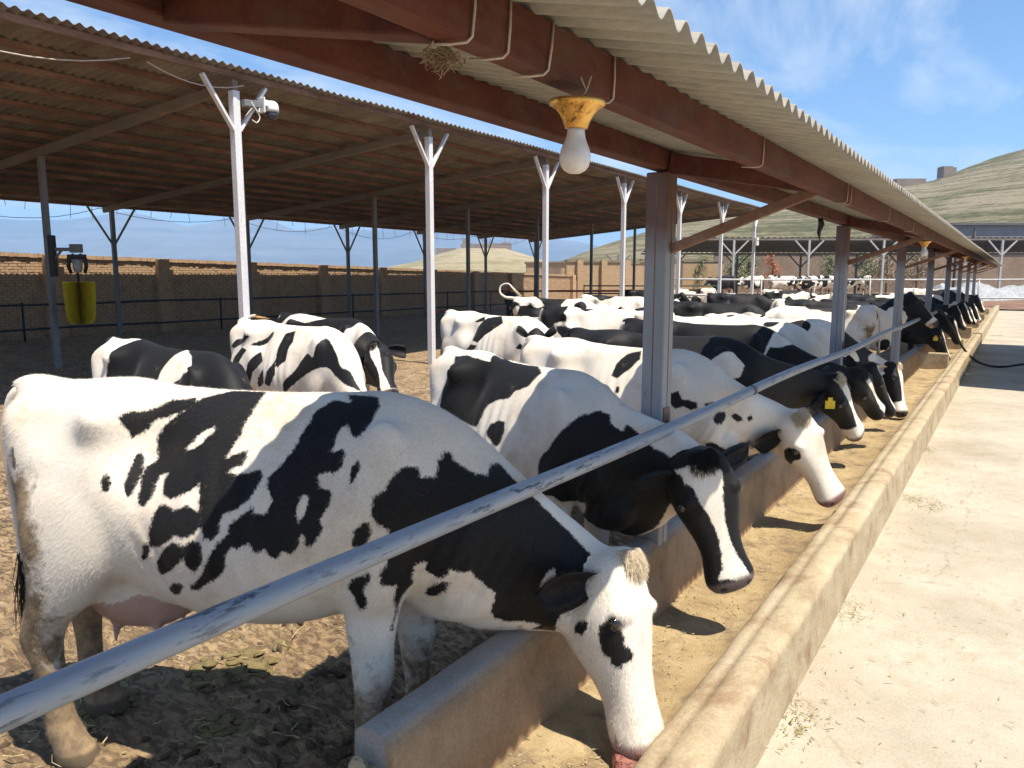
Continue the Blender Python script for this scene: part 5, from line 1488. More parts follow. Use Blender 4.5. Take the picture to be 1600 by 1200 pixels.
    for i in range(ns):
        b = e0 - dv * rr.uniform(0, .12) + Vector((rr.gauss(0, .008), rr.gauss(0, .010), 0)); l = rr.uniform(.16, .30)
        q = dv + Vector((rr.gauss(0, .09), rr.gauss(0, .09), -0.05)); st.append([b, b + q * l * .5 + Vector((rr.gauss(0, .008), rr.gauss(0, .012), 0)), b + q * l])
    ts = hair_strands('tail_switch', st, M[sp.get('switch', 'hair_cream')], root, 0.004 if vox > .02 else 0.0022); tag(ts, kind='stuff')
    if sp.get('fur'):
        for v, off, e, cu, colr in earpts:
            st = []
            for i in range(900):
                side = rr.random(); k = rr.randrange(off); b = v[k + (off if side < .55 else 0)]; t_ = (k // 7) / 12.0
                edge = (k % 7) in (0, 6)
                dr_ = (e * rr.uniform(.5, 1.0) + cu * (rr.uniform(-.35, -.1) if side < .55 else rr.uniform(.1, .5)) + Vector((rr.gauss(0, .25), rr.gauss(0, .25), rr.gauss(0, .25)))).normalized(); l = rr.uniform(.008, .018) * (1.7 if edge or side >= .55 else 1)
                b = b + Vector((rr.gauss(0, .006), rr.gauss(0, .006), rr.gauss(0, .006)))
                st.append([b, b + dr_ * l * .5, b + dr_ * l + e * .003])
            tag(hair_strands('ear_hair', st, M['hair_black'] if colr == 'B' else M['hair_cream'], root, 0.0007), kind='stuff')
    if sp.get('eyes', vox < 0.03):
        for s in (-1, 1):
            ep = poll + a * (.285 * HLEN) + hl * (s * .128 * sp.get('hw', 1.0)) + d * .040
            v, ff = ellipsoid(ep + hl * (s * .004), (.0235,) * 3, n=16); mb = MB(); mb.add(v, ff, True); mb.build('eye', M['eye'], root)
            if vox < 0.02:
                lid = MB(); ax = (hl * s + d * 0.25).normalized(); e1 = a; e2 = ax.cross(a)
                P = [ep + ax * 0.010 + e1 * (0.0225 * math.cos(q)) + e2 * (0.017 * math.sin(q)) for q in [i * math.pi / 8 for i in range(17)]]
                lid.tube(P, 0.0042, 6, cap=False); lid.build('eyelid', M['lid_dark'] if sp.get('lid', 'B') == 'B' else M['hair_cream'], root)
    if sp.get('tuft'):
        st = []; tn = 1500 if vox < 0.016 else 300
        for i in range(tn):
            qa, qb = max(-.06, min(.06, rr.gauss(0, .034))), max(-.045, min(.05, rr.gauss(-.002, .028)))
            b = poll + d * (.112 - 6 * qa * qa - 5 * qb * qb) + hl * qa + a * qb
            dirn = (d * rr.uniform(.25, .7) + a * rr.uniform(.2, .9) + hl * (qa * 9 + rr.gauss(0, .3))).normalized(); l = rr.uniform(.018, .042)
            st.append([b - d * .016, b + dirn * l * .5 + d * .004, b + dirn * l + a * .010 - d * .004])
        fl = hair_strands('forelock', st, M[sp['tuft']], root, 0.0011 if vox < .016 else 0.0024); tag(fl, kind='stuff')
    if sp.get('eartag'):
        s = sp['eartag']; e = (hl * s + Vector((0, 0, ears[1]))).normalized()
        base = poll + a * (.055 * HLEN) + hl * (s * .092) + e * 0.11 + (a * 0.65 + d * 0.55).normalized() * 0.03
        sd_ = (d * 0.5 + hl * s * 0.8).normalized(); base = base + sd_ * 0.02
        mb = MB(); mb.bar(base + Vector((0, 0, 0.012)), base + Vector((0, 0, -0.06)), 0.085, 0.004, up=tuple(sd_)); mb.bar(base + Vector((0, 0, 0.04)), base + Vector((0, 0, 0.010)), 0.04, 0.0044, up=tuple(sd_))
        mb.build('ear_tag', M['tag_yellow'], root)
    return root, S, (co, f)

# ---- PLACE COWS
def px_xy(px, py, z):
    """ground position of something of height z seen at a pixel"""
    p = at(px, py, 1.0); k = (z - CAM_H) / (p.z - CAM_H)
    return (p.x * k, p.y * k)
PATCH = {}
PATCH['c1'] = [
 ('T','B',[568,215,590,183,660,145,699,114,740,85,827,66,834,91,821,118,767,135,717,157,693,173,687,194,669,222,628,257,616,236,587,229]),
 ('T','B',[950,9,1071,5,1069,78,1051,155,1047,222,1017,297,1088,267,1079,320,1037,344,1073,356,1147,334,1158,362,1142,402,1116,442,1081,472,1040,488,1025,519,1033,546,1007,571,980,571,966,539,952,484,937,389,887,429,831,444,797,431,779,371,798,353,761,366,755,445,733,477,706,476,692,382,698,331,727,310,713,234,728,182,786,132,858,65]),
 ('T','W',[847,267,887,226,939,180,948,200,908,251,872,272]),
 ('T','B',[635,431,641,373,654,311,672,295,692,317,694,357,682,411,673,454,650,456]),
 ('T','B',[539,447,546,419,567,410,579,437,578,468,555,475]),
 ('T','B',[760,536,776,484,800,459,853,480,906,463,955,489,967,528,936,562,893,575,869,559,839,583,799,609,750,616,747,590]),
 ('T','B',[699,654,724,610,744,608,749,625,713,679,699,677]),
 ('T','B',[770,663,804,624,854,588,907,591,912,632,877,660,826,700,760,731]),
 ('T','B',[907,597,936,577,971,588,974,652,936,692,907,668,902,638]),
 ('T','B',[1349,58,1409,74,1385,30,1510,50,1523,89,1504,164,1483,211,1453,224,1423,169,1399,176,1391,226,1380,268,1398,268,1421,253,1431,279,1425,326,1397,343,1375,332,1343,350,1360,389,1397,394,1402,410,1391,456,1369,491,1377,525,1350,579,1333,591,1319,577,1315,543,1304,549,1295,595,1273,609,1245,597,1232,627,1205,616,1189,592,1174,603,1149,596,1136,573,1103,597,1076,592,1054,623,1058,658,1025,697,966,736,942,760,906,764,905,742,945,718,989,649,997,625,1029,579,1065,549,1067,522,1094,493,1137,452,1147,479,1180,478,1201,436,1173,389,1174,361,1224,302,1249,253,1259,216,1277,163,1293,107]),
 ('T','W',[1296,508,1285,480,1294,420,1317,412,1321,436,1312,481]),
 ('T','B',[1454,347,1465,307,1482,291,1493,317,1482,351,1464,372]),
 ('T','B',[782,794,821,749,858,740,874,756,850,785,804,817]),
 ('T','B',[1475,564,1488,517,1510,490,1535,488,1536,522,1524,563,1501,579,1477,580]),
 ('T','B',[1537,449,1540,404,1579,379,1594,337,1635,284,1679,265,1686,295,1731,262,1726,213,1739,166,1757,158,1769,180,1824,175,1865,148,1869,98,1896,65,1942,72,1970,74,2056,72,2152,77,2260,83,2372,86,2402,118,2392,192,2397,273,2318,450,2203,516,2234,457,2145,496,2076,545,2013,569,1973,545,1973,487,1973,469,1935,480,1881,483,1850,474,1804,524,1785,517,1778,568,1749,605,1698,609,1712,573,1670,600,1654,655,1653,695,1615,728,1501,932,1578,779,1586,720,1605,677,1556,673,1556,638,1587,603,1578,566,1597,497,1559,495,1537,466]),
 ('T','W',[2401,98,2325,173,2233,241,2214,246,2199,222,2169,261,2159,315,2197,324,2295,265,2325,232,2349,186,2402,110]),
 ('T','B',[1676,763,1708,692,1769,595,1798,583,1785,637,1734,723]),
 ('T','B',[1440,726,1464,683,1497,672,1522,644,1523,670,1495,706,1498,739,1480,783,1463,791,1456,747,1448,745]),
 ('T','B',[132,301,149,308,151,359,148,393,129,377,128,341]),
 ('H','B',[269,220,247,210,238,180,256,158,273,132,300,120,324,124,338,102,360,83,381,89,388,120,398,126,392,151,376,170,360,168,349,198,315,210,295,217]),
 ('H','B',[251,335,229,309,227,274,237,258,260,270,277,296,268,333]),
]
PATCH['c2'] = [
 ('T','B',[424,562,381,333,487,238,310,99,554,95,718,60,536,-130,881,9,1060,9,1137,-6,1267,64,1246,173,1155,222,1141,270,1049,293,966,342,947,430,925,483,717,480,568,502]),
 ('T','B',[1049,496,1069,444,1128,408,1189,405,1209,467,1197,532,1174,560,1104,534]),
 ('T','B',[1498,621,1510,560,1583,460,1615,402,1677,294,1721,203,1784,122,1834,104,1853,143,1904,147,1920,101,1970,121,2064,151,2214,106,2276,120,2276,250,1985,705,1959,724,1902,792,1846,786,1814,829,1798,859,1525,934,1500,944,1715,792,1755,671,1656,761,1601,697,1521,720,1493,688]),
 ('H','W',[69,162,64,63,85,-24,132,-73,197,-62,258,-39,336,-27,417,-22,531,-33,624,-65,679,-84,682,-31,644,36,630,86,585,51,509,34,400,32,310,54,247,80,161,97,140,130,101,124]),
]
PATCH['c3'] = [
 ('T','B',[1046,295,1050,190,1109,92,1193,52,1224,137,1174,236,1098,314]),
 ('T','B',[1115,418,1116,372,1149,376,1153,428]),
 ('T','B',[1530,395,1607,341,1640,384,1696,359,1724,343,1729,386,1695,425,1654,424,1600,467,1546,437]),
 ('T','B',[1800,370,1824,309,1870,270,1873,305,1844,367,1810,388]),
 ('T','B',[1898,275,1925,237,1960,232,1986,249,1940,288]),
 ('T','B',[2000,217,2031,176,2043,203,2019,235]),
 ('T','B',[1605,663,1633,618,1693,608,1694,696,1634,774,1619,715]),
 ('T','B',[1531,683,1580,667,1573,715,1520,743]),
 ('T','B',[1770,566,1793,526,1846,520,1899,489,2065,519,2035,615,1894,586,1842,598,1810,604,1786,600]),
 ('T','B',[1762,315,1802,264,1813,279,1774,335]),
 ('H','B',[224,253,205,195,221,145,270,130,309,132,311,189,359,294,357,293,335,310,327,324,328,324,275,293]),
 ('H','B',[198,382,182,357,222,395,240,441]),
]
PATCH['c4'] = [
 ('T','W',[1459,295,1555,225,1638,169,1735,227,1716,336,1602,475,1566,441,1515,383]),
]
PATCH['c5'] = [
 ('T','W',[1643,415,1667,298,1723,-3,1748,-1,1826,-17,1903,-13,1786,154,1704,227,1668,358]),
]
PATCH['y1'] = [
 ('T','W',[171,392,123,273,132,139,141,18,561,-4,505,146,527,263,489,355,548,477]),
 ('T','W',[1247,369,1179,219,1182,81,1225,-3,1434,95,1571,205,1404,280,1383,354]),
]
PATCH['y2'] = [
 ('T','B',[145,369,242,291,541,272,464,335,228,396]),
 ('T','B',[296,547,324,470,427,391,511,414,422,528,390,590]),
 ('T','B',[500,686,549,544,710,357,840,454,653,594,512,784,484,736]),
 ('T','B',[545,353,808,114,830,189,647,318]),
 ('T','B',[1084,484,1038,334,1025,146,1141,101,1210,233,1188,293,1213,433,1114,506]),
 ('T','B',[724,648,901,531,904,671,669,756]),
 ('T','B',[918,684,958,560,1064,440,1104,575,1001,704]),
 ('T','B',[1212,645,1342,530,1482,333,1571,369,1592,269,1637,138,1758,165,1895,156,2001,48,2244,-1,1202,755]),
]
PATCH['y3'] = [
 ('T','W',[1512,513,1571,274,1693,42,1855,-83,2091,-135,2013,93,1721,369,1658,560]),
 ('T','W',[229,249,344,79,725,-6,1068,49,801,125]),
]
PATCH['y4'] = [
 ('T','B',[816,398,817,227,912,88,1102,14,1227,148,1116,257,1032,327,953,430]),
 ('T','B',[746,533,807,449,952,462,877,557]),
 ('T','B',[713,143,847,62,910,128,770,151]),
 ('T','B',[1559,438,1607,364,1652,376,1630,432]),
 ('T','B',[473,561,518,532,518,595]),
]

FEED = 'cows feeding in a row at the trough'
YARD = 'cows standing about the yard'
REAR = 'cows in the rear pen'
COWS = [
 dict(id='c1', label='nearest cow, white with jagged black patches, head down in the trough', group=FEED, pos=(-2.43, 1.78), phi=25, sc=1.03, vox=0.0115, poll=(-1.195, 2.50, .785), muz=(-.99, 2.38, .2), face=(1, .05, .25),
      legs=(.02, -.10, -.06, .05), tuft='hair_cream', earcol=('B', 'B'), muzzle_col=(0.30, 0.17, 0.15), patches=PATCH.get('c1', []), lid='B', tail='W', switch='hair_black', belly=1.02, dirty=1.7, fur=90000),
 dict(id='c2', label='black and white cow with a white blaze turning its face to the camera', group=FEED, pos=(-2.45, 3.78), phi=-22, sc=.97, vox=0.0125, poll=(-1.22, 3.47, .985), muz=(-1.0, 3.49, .335), face=(.70, -.72, .2), headcol=('B',), leg=-1, dewlap=1.22, hw=1.15, ears=(.15, -.05),
      tuft='hair_black', earcol=('B', 'B'), patches=PATCH.get('c2', []), tail='B', muzzle_col=(0.12, 0.09, 0.088), fur=60000),
 dict(id='c3', label='mostly white cow with small black spots and pink nose behind the first grey post', group=FEED, pos=(-2.45, 5.1), phi=-8, sc=.97, vox=0.0135, poll=(-1.2, 5.26, .905), muz=(-.89, 5.37, .32), face=(.83, -.56, .3),
      tuft='hair_cream', earcol=('B', 'B'), patches=PATCH.get('c3', []), muzzle_col=(0.20, 0.10, 0.09), fur=40000),
 dict(id='c4', label='black cow with one white shoulder patch and a yellow ear tag', group=FEED, pos=(-2.6, 6.25), phi=6, sc=.97, vox=0.016, poll=(-1.3, 7.05, .95), muz=(-1.04, 7.4, .33), face=(1, -.2, .3), base='B',
      tuft='hair_cream', eartag=-1, patches=PATCH.get('c4', []), leg=1.0, tail='B', headcol=('B', .045, .75), muzzle_col=(0.22, 0.12, 0.10)),
 dict(id='c5', label='black cow with a pale patch on its neck, head just behind the tagged cow', group=FEED, pos=(-2.75, 7.75), phi=3, sc=.98, vox=0.018, poll=(-1.25, 7.95, .90), muz=(-.98, 8.55, .33), face=(1, -.3, .3), base='B',
      tuft='hair_black', patches=PATCH.get('c5', []), leg=-1, headcol=('B', .03)),
 dict(id='c6', label='feeding cow with white muzzle and pale forelock, third beyond the cow with shoulder patch', group=FEED, pos=(-2.55, 9.75), phi=3, sc=.96, vox=0.02, poll=(-1.22, 10.35, .76), muz=(-1.04, 10.2, .2), face=(1, -.2, .2), noise=(2.4, .54, .7, 4.3), headcol=('B', .05, .72), tuft='hair_cream', earcol=('W', 'W')),
 dict(id='c6b', label='dark faced feeding cow, second beyond the cow with the ear tag and shoulder patch', group=FEED, pos=(-2.7, 8.75), phi=-2, sc=.97, vox=0.022, poll=(-1.3, 9.1, .85), muz=(-1.05, 9.4, .3), noise=(2.4, .53, .8, 8.1), headcol=('B', .04)),
 dict(id='c8', label='cow standing tall with raised striped black and white head behind the posts', group=FEED, pos=(-2.75, 14.2), phi=14, sc=1.02, vox=0.022, poll=(-1.55, 14.75, 1.50), muz=(-1.12, 14.7, 1.08), noise=(2.6, .52, .8, 2.7), headcol=('B', .05, .8)),
 dict(id='c9', label='all black cow feeding with lowered head beyond the end of the rail', group=FEED, pos=(-2.5, 16.6), phi=5, sc=.98, vox=0.026, poll=(-1.25, 17.0, .80), muz=(-1.02, 17.1, .25), face=(1, -.2, .2), base='B', leg=1.0, headcol=('B', .02), eartag=-1),
 dict(id='c10', label='dark feeding cow with a thin white blaze beside the sagging hose', group=FEED, pos=(-2.5, 19.4), phi=0, sc=.98, vox=0.03, poll=(-1.2, 19.6, .9), muz=(-.98, 19.9, .35), face=(1, -.3, .2), base='B', leg=1.0, headcol=('B', .03)),
]
far_feed = [(21.8, 5.2, 'white backed feeding cow under the fifth grey post'), (24.4, 9.9, 'patched feeding cow under the far lamps'), (27.2, 1.3, 'feeding cow, third from the far end of the row'), (30.4, 7.7, 'feeding cow, second from the far end of the row'), (33.6, 3.1, 'feeding cow at the far end of the row')]
for y, sd, lab in far_feed:
    pz = RNG.choice((.75, .9, 1.1, 1.2)); my = RNG.uniform(-.3, .6)
    COWS.append(dict(label=lab, group=FEED, pos=(-2.5 + RNG.uniform(-.15, .1), y), phi=RNG.uniform(-14, 18), sc=RNG.uniform(.92, 1.02), vox=.034, poll=(-1.25, y + my * .6, pz), muz=(-.96, y + my, pz - .55), face=(1, -.2, .2), noise=(2.4, .53, .8, sd), headcol=('B', .05)))
def yard(px, py, phi, label, ztop=1.38, **k):
    x, y = px_xy(px, py, ztop)
    return dict(label=label, group=YARD, pos=(x, y), phi=phi, **k)
COWS += [
 dict(id='y1', label='black cow with white rump and white band, just behind the nearest cow', group=YARD, pos=(-4.8, 3.05), phi=-6, sc=.99, vox=.017, lpoll=(1.35, -.1, .70), laxis=(.25, 0, -.95), patches=PATCH.get('y1', []), base='B', leg=-1, headcol=('B', .04)),
 dict(id='y2', label='white cow with slanting black patches and a ginger tail tip, left in the yard', group=YARD, pos=(-6.0, 5.15), phi=-4, sc=.99, vox=.018, lpoll=(1.30, -.15, .75), laxis=(.25, 0, -.95), patches=PATCH.get('y2', []), headcol=('B', .04), tail='W', switch='hair_ginger',
      tailpath=[(-.76, 0, 1.38), (-.84, 0.05, 1.40), (-.86, .12, 1.43), (-.80, .16, 1.45), (-.72, .14, 1.45)]),
 dict(id='y3', label='black and white cow facing the camera with a white blaze, left in the yard', group=YARD, pos=(-7.25, 6.75), phi=-4, sc=.97, vox=.018, poll=tuple(at(588, 548, 7.6)), muz=tuple(at(604, 606, 7.25)), face=(.6, -1, .25), patches=PATCH.get('y3', []), base='B', leg=-1, headcol=('B', .035, .9), tuft='hair_black'),
 dict(id='y4', label='white cow with black saddle patches beside the second white post', group=YARD, pos=(-5.25, 7.6), phi=-12, sc=1.0, vox=.018, lpoll=(1.38, -.2, 1.10), laxis=(.7, -.2, -.7), patches=PATCH.get('y4', []), tuft='hair_cream', dirty=1.2, earcol=('B', 'B')),
 dict(id='y5', label='cow with a raised curled tail in front of the person', group=YARD, pos=tuple(at(862, 470, 16.0))[:2], phi=18, sc=1.0, vox=.026, noise=(2.4, .56, .7, 1.9), tailpath=[(-.76, 0, 1.38), (-.86, 0, 1.40), (-1.0, .0, 1.42), (-1.12, .02, 1.52), (-1.10, .05, 1.66), (-.95, .05, 1.70), (-.84, .05, 1.60)], tail='W'),
 dict(id='y6', label='white cow with ragged grey black patches left of the first grey post', group=YARD, pos=tuple(at(925, 480, 11.6))[:2], phi=6, sc=.98, vox=.022, noise=(2.8, .545, .7, 6.4), lpoll=(1.4, -.1, .9), laxis=(.4, 0, -.9)),
 dict(id='y8', label='long white backed cow behind the ragged patched cow', group=YARD, pos=tuple(at(960, 464, 18.5))[:2], phi=12, sc=.99, vox=.03, noise=(2.2, .58, .8, 3.3)),
 dict(id='y9', label='black cow behind the first grey post, low against the end wall', group=YARD, pos=tuple(at(1003, 452, 28))[:2], phi=10, sc=.97, vox=.036, base='B', leg=1.0, headcol=('B',)),
 dict(id='y10', label='black and white cow beyond the short grey rail', group=YARD, pos=tuple(at(1085, 452, 31))[:2], phi=190, sc=.97, vox=.036, noise=(2.2, .5, .8, 2.2)),
 dict(id='y11', label='black cow beside the short grey rail, right end', group=YARD, pos=tuple(at(1150, 458, 22))[:2], phi=20, sc=.97, vox=.034, base='B', leg=1.0, headcol=('B', .05)),
 dict(id='y12', label='white cow with small dark spots seen side on, left of the second grey post', group=YARD, pos=tuple(at(1232, 450, 25.5))[:2], phi=27, sc=1.0, vox=.03, noise=(4.6, .60, .8, 5.5)),
 dict(id='y13', label='white backed cow with dark head turned left, behind the second grey post', group=YARD, pos=tuple(at(1285, 478, 12.6))[:2], phi=195, sc=.98, vox=.026, noise=(2.0, .55, .8, 7.2), headcol=('B', .02), eartag=1, lpoll=(1.4, .1, 1.1)),
 dict(id='y14', label='cow with a long level back behind the one facing left near the first grey post', group=YARD, pos=tuple(at(1115, 470, 14.2))[:2], phi=14, sc=.98, vox=.026, noise=(2.4, .52, .7, 9.4), lpoll=(1.4, 0, .9), laxis=(.4, 0, -.9)),
 dict(id='y15', label='white and black cow between the second and third grey posts, far', group=YARD, pos=tuple(at(1352, 459, 20.5))[:2], phi=15, sc=.98, vox=.032, noise=(2.2, .54, .8, 1.1)),
 dict(id='y16', label='cow facing left just behind the feeding row, right of the first grey post', group=YARD, pos=(-4.9, 10.6), phi=170, sc=.98, vox=.026, noise=(2.6, .56, .8, 12.3), lpoll=(1.4, 0, .9), laxis=(.4, 0, -.9)),
 dict(id='heifer', kind='heifer', label='small black heifer, only its ears and head showing before the white cow', group=YARD, pos=tuple(at(838, 520, 7.7))[:2], phi=120, sc=.74, vox=.02, base='B', leg=1.0, headcol=('B',), udder=False, poll=tuple(at(838, 523, 8.15)), muz=tuple(at(835, 560, 8.45)), face=(-.5, .8, .5), ears=(0.1, 0.9)),
]
rear = [(1133, 200, 'black cow in the rear pen, leftmost', dict(base='B', leg=1.0, headcol=('B',)), 250), (1180, 0, 'white and black cow in the rear pen behind the far white post', dict(noise=(2.4, .5, .8, 3.7)), 255), (1222, 0, 'white cow side on in the rear pen', dict(noise=(2.4, .60, .8, 8.8)), 30),
        (1258, 0, 'cow facing the camera in the rear pen, left of a pair', dict(noise=(2.4, .47, .8, 6.1), headcol=('B', .05)), 262), (1278, 0, 'cow facing the camera in the rear pen, right of a pair', dict(noise=(2.4, .5, .8, 2.9), headcol=('B', .05)), 250), (1302, 0, 'black and white cow just left of the second grey post in the rear pen', dict(noise=(2.2, .48, .8, 4.9)), 15), (1352, 0, 'cow seen from behind in the rear pen, rightmost', dict(noise=(2.2, .47, .8, 9.9)), 118)]
for px, _, lab, kw, phi in rear:
    p = at(px, 432, 48)
    COWS.append(dict(label=lab, group=REAR, pos=(p.x, p.y), z=.52, phi=phi, sc=.98, vox=.038, **kw))
for sp in COWS:
    build_cow(sp)

# ------------------------------------------------------------------ person behind the cows
def person_mesh(name, joints, edges, mat, parent):
    me = bpy.data.meshes.new(name); me.from_pydata([j[0] for j in joints], edges, [])
    o = link(name, me, mat, parent)
    sk = o.modifiers.new('skin', 'SKIN'); 
    for i, j in enumerate(joints):
        me.skin_vertices[0].data[i].radius = j[1]
    me.skin_vertices[0].data[0].use_root = True
    ss = o.modifiers.new('sub', 'SUBSURF'); ss.levels = 2; ss.render_levels = 2
    return o
pp = at(799, 450, 25.0); pp.z = 0
PE = empty('person', pp, YAW + 0.5); tag(PE, 'person with dark hair in a dark jacket standing beyond the cow with the curled tail', 'person')
M['jacket'] = speckled('dark jacket cloth', [(0.012, 0.016, 0.022), (0.02, 0.024, 0.03), (0.03, 0.034, 0.04)], 12, 0.85)
M['skin_tone'] = speckled('face skin', [(0.33, 0.19, 0.13), (0.38, 0.23, 0.16), (0.42, 0.26, 0.18)], 10, 0.6)
J = [((0, 0, .88), (.15, .11)), ((0, 0, 1.08), (.16, .11)), ((0, 0, 1.25), (.17, .11)), ((0, 0, 1.36), (.07, .06)), ((.18, 0, 1.28), (.065, .065)), ((-.18, 0, 1.28), (.065, .065)),
     ((.23, -.05, 1.04), (.05, .05)), ((-.23, -.05, 1.04), (.05, .05)), ((.20, -.20, .88), (.04, .04)), ((-.20, -.2, .88), (.04, .04)), ((.09, 0, .78), (.09, .09)), ((-.09, 0, .78), (.09, .09)),
     ((.10, -.03, .45), (.065, .065)), ((-.10, .02, .45), (.065, .065)), ((.10, .03, .08), (.05, .05)), ((-.10, .06, .08), (.05, .05)), ((.10, -.12, .03), (.045, .035)), ((-.10, -.09, .03), (.045, .035))]
person_mesh('clothed_body', J, [(0, 1), (1, 2), (2, 3), (2, 4), (2, 5), (4, 6), (5, 7), (6, 8), (7, 9), (0, 10), (0, 11), (10, 12), (11, 13), (12, 14), (13, 15), (14, 16), (15, 17)], M['jacket'], PE)
mb = MB(); v, f = ellipsoid((0, -.02, 1.50), (.078, .098, .115), n=18); mb.add(v, f, True); v, f = ellipsoid((0, -.115, 1.49), (.016, .02, .022), n=10); mb.add(v, f, True)
for s in (-1, 1): v, f = ellipsoid((s * .08, 0, 1.49), (.014, .026, .034), n=10); mb.add(v, f, True)
mb.tube([(0, 0, 1.33), (0, -.01, 1.44)], .052, 10); mb.build('head', M['skin_tone'], PE)
mb = MB(); v, f = ellipsoid((0, .012, 1.545), (.088, .100, .088), n=18); mb.add(v, f, True); mb.build('hair', M['hair_black'], PE)
for s in (-1, 1):
    mb = MB(); hx = s * .20
    v, f = ellipsoid((hx, -.235, .865), (.022, .05, .04), n=10); mb.add(v, f, True)
    for k in range(4): mb.tube([(hx - .018 + k * .012, -.265, .85), (hx - .018 + k * .012, -.305, .835), (hx - .018 + k * .012, -.32, .805)], [.009, .008, .006], 6)
    mb.tube([(hx - s * .018, -.24, .88), (hx - s * .035, -.275, .885), (hx - s * .036, -.30, .87)], [.011, .009, .007], 6); mb.build('hand', M['skin_tone'], PE)

# raised earth of the rear pen
a0, a1 = at(985, 432, 43.2), at(1490, 432, 43.2); b0, b1 = at(985, 432, 66), at(1490, 432, 66)
mb = MB(); top = [(p.x, p.y, .50) for p in (a0, a1, b1, b0)]; low = [(p.x, p.y, -.3) for p in (a0, a1, b1, b0)]
mb.add(top + low, [(0, 1, 2, 3), (0, 4, 5, 1), (1, 5, 6, 2), (2, 6, 7, 3), (3, 7, 4, 0)]); o = mb.build('rear_pen_ground', M['earth']); tag(o, kind='structure')

# ------------------------------------------------------------------ bits lying about: straw, feed crumbs, dung clods
M['straw_bit'] = speckled('straw bits', [(0.30, 0.23, 0.11), (0.42, 0.34, 0.18), (0.55, 0.46, 0.26)], 9, 0.9)
M['chaff'] = speckled('green chaff', [(0.19, 0.17, 0.06), (0.29, 0.26, 0.10), (0.38, 0.33, 0.15)], 9, 0.95)
M['dung'] = speckled('dung clod', [(0.10, 0.07, 0.045), (0.15, 0.105, 0.065), (0.22, 0.155, 0.095)], 8, 0.9, 0.8, 0.02, 60)
def straw(name, n, place, mat, lab, cat, lmin=0.01, lmax=0.05, seed=1, wid=0.0016, parent=None):
    r = random.Random(seed); co, fc = [], []
    for i in range(n):
        p = place(r); a = r.uniform(0, 6.28); l = r.uniform(lmin, lmax) * r.uniform(.4, 1); d = Vector((math.cos(a), math.sin(a), r.uniform(-.1, .25))) * l; s = Vector((-math.sin(a), math.cos(a), 0)) * wid * r.uniform(.6, 1.6); u = Vector((0, 0, wid))
        b = len(co); bend = Vector((-math.sin(a), math.cos(a), 0)) * l * r.uniform(-.2, .2)
        co += [p - s, p + s, p + u, p + d * .5 + bend - s, p + d * .5 + bend + s, p + d * .5 + bend + u, p + d - s * .6, p + d + s * .6, p + d + u]
        for k in (0, 3): fc += [(b + k, b + k + 3, b + k + 5, b + k + 2), (b + k + 1, b + k + 2, b + k + 5, b + k + 4), (b + k, b + k + 1, b + k + 4, b + k + 3)]
    me = bpy.data.meshes.new(name); me.from_pydata(co, [], fc); o = link(name, me, mat); tag(o, lab, cat, kind='stuff'); return o
straw('lane_straw', 900, lambda r: Vector((-.69 + abs(r.gauss(0, .5)), r.uniform(1.5, 14), .008)), M['straw_bit'], 'scattered straw bits on the pale concrete lane', 'straw')
straw('trough_feed', 3200, lambda r: Vector((r.uniform(-1.40, -1.0), r.uniform(1.2, 12), .138 + r.uniform(0, .012))), M['straw_bit'], 'chopped feed crumbs left on the trough floor', 'feed', .006, .028, 5, .0018)
hx = [(-.62, 3.15), (-.60, 7.05), (-.64, 4.4), (-.45, 6.9), (-.66, 9.2), (-.5, 28.4), (-.3, 28.6)]
def chaff_place(r):
    c = hx[r.randrange(len(hx))]; return Vector((max(-.69, c[0] + r.gauss(0, .05)), c[1] + r.gauss(0, .09), .006 + abs(r.gauss(0, .008))))
straw('lane_chaff', 700, chaff_place, M['chaff'], 'small heaps of green chaff against the foot of the kerb', 'chaff', .008, .04, 8)
straw('yard_straw', 260, lambda r: Vector((r.uniform(-3.6, -1.7), r.uniform(.9, 3.2), .03)), M['straw_bit'], 'straw wisps trodden into the yard mud', 'straw', .03, .12, 9, .0022)
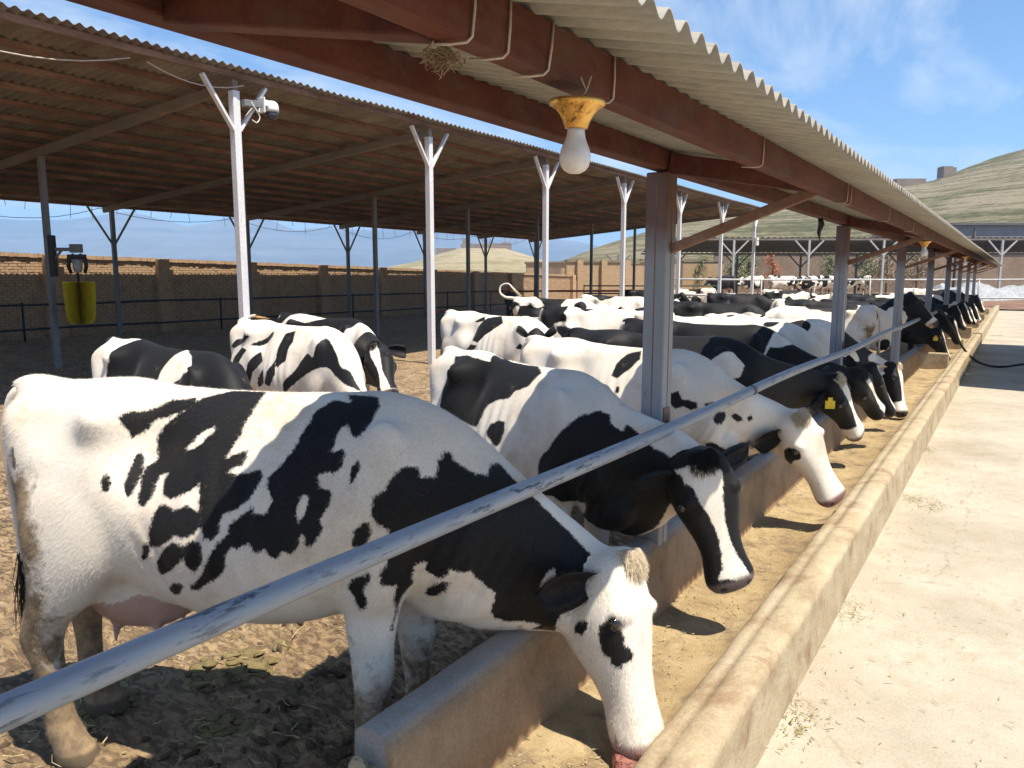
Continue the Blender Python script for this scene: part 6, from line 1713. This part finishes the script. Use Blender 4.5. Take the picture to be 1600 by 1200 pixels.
# lumps of dung lying on the mud near the first cow
r = random.Random(31); mb = MB()
for i in range(220):
    x, y = r.uniform(-3.9, -1.68), r.uniform(.75, 3.4)
    if r.random() < .45: x, y = -2.25 + r.gauss(0, .28), 2.05 + r.gauss(0, .35)
    if x > -1.66: continue
    z = float(yard_z(np.array([x]), np.array([y]))[0]); s = abs(r.gauss(.010, .009)) + .004
    R3 = Matrix.Rotation(r.uniform(0, 6), 3, 'Z') @ Matrix.Rotation(r.uniform(0, 6), 3, 'X')
    v, f = ellipsoid((0, 0, 0), (s * r.uniform(.8, 1.9), s, s * r.uniform(.35, .7)), n=10)
    v = [R3 @ (p * r.uniform(.7, 1.3)) + Vector((x, y, z + s * .3)) for p in v]; mb.add(v, f, True)
tag(mb.build('dung_clods', M['dung']), 'dark dung clods strewn on the mud under the nearest cow', 'dung', kind='stuff')
M['pat'] = speckled('fresh dung pat', [(0.17, 0.13, 0.055), (0.25, 0.195, 0.085), (0.31, 0.25, 0.12)], 9, 0.85, 0.8, 0.02, 60)
mb = MB()
for cx, cy, n, sg in ((-3.22, 1.62, 60, .07), (-3.0, 2.2, 70, .09), (-2.62, 1.80, 30, .05)):
    for i in range(n):
        x, y = cx + r.gauss(0, sg), cy + r.gauss(0, sg); s = r.uniform(.02, .045)
        v, f = ellipsoid((0, 0, 0), (s, s * .9, s * .22), n=10); z = float(yard_z(np.array([x]), np.array([y]))[0])
        v = [p * r.uniform(.75, 1.25) + Vector((x, y, z + .002)) for p in v]; mb.add(v, f, True)
tag(mb.build('dung_pats', M['pat']), 'greenish fresh dung pats on the mud behind the nearest cow', 'dung', kind='stuff')
# red salt lick in the trough at the first cow's mouth
mb = MB(); mb.box((0, 0, 0), (.11, .12, .09), .5); o = mb.build('salt_lick', speckled('red salt lick', [(0.30, 0.11, 0.085), (0.40, 0.15, 0.12), (0.46, 0.24, 0.20)], 14, 0.6, 0.8, 0.01, 60), bevel=.035)
o.location = (-1.02, 2.31, .158); tag(o, 'red salt lick block under the mouth of the nearest cow', 'salt lick')

# ------------------------------------------------------------------ haze
mb = MB(); mb.box((-700, 2400, 178), (9000, 7200, 360)); HZ = mb.build('haze', None)
m, N, L, B = new_mat('haze air'); N.remove(B)
pv = N.new('ShaderNodeVolumePrincipled'); pv.inputs['Color'].default_value = (0.38, 0.64, 1.0, 1); pv.inputs['Density'].default_value = 0.00030; pv.inputs['Anisotropy'].default_value = 0.2
L.new(pv.outputs[0], N['Material Output'].inputs['Volume']); HZ.data.materials.append(m); tag(HZ, kind='stuff')
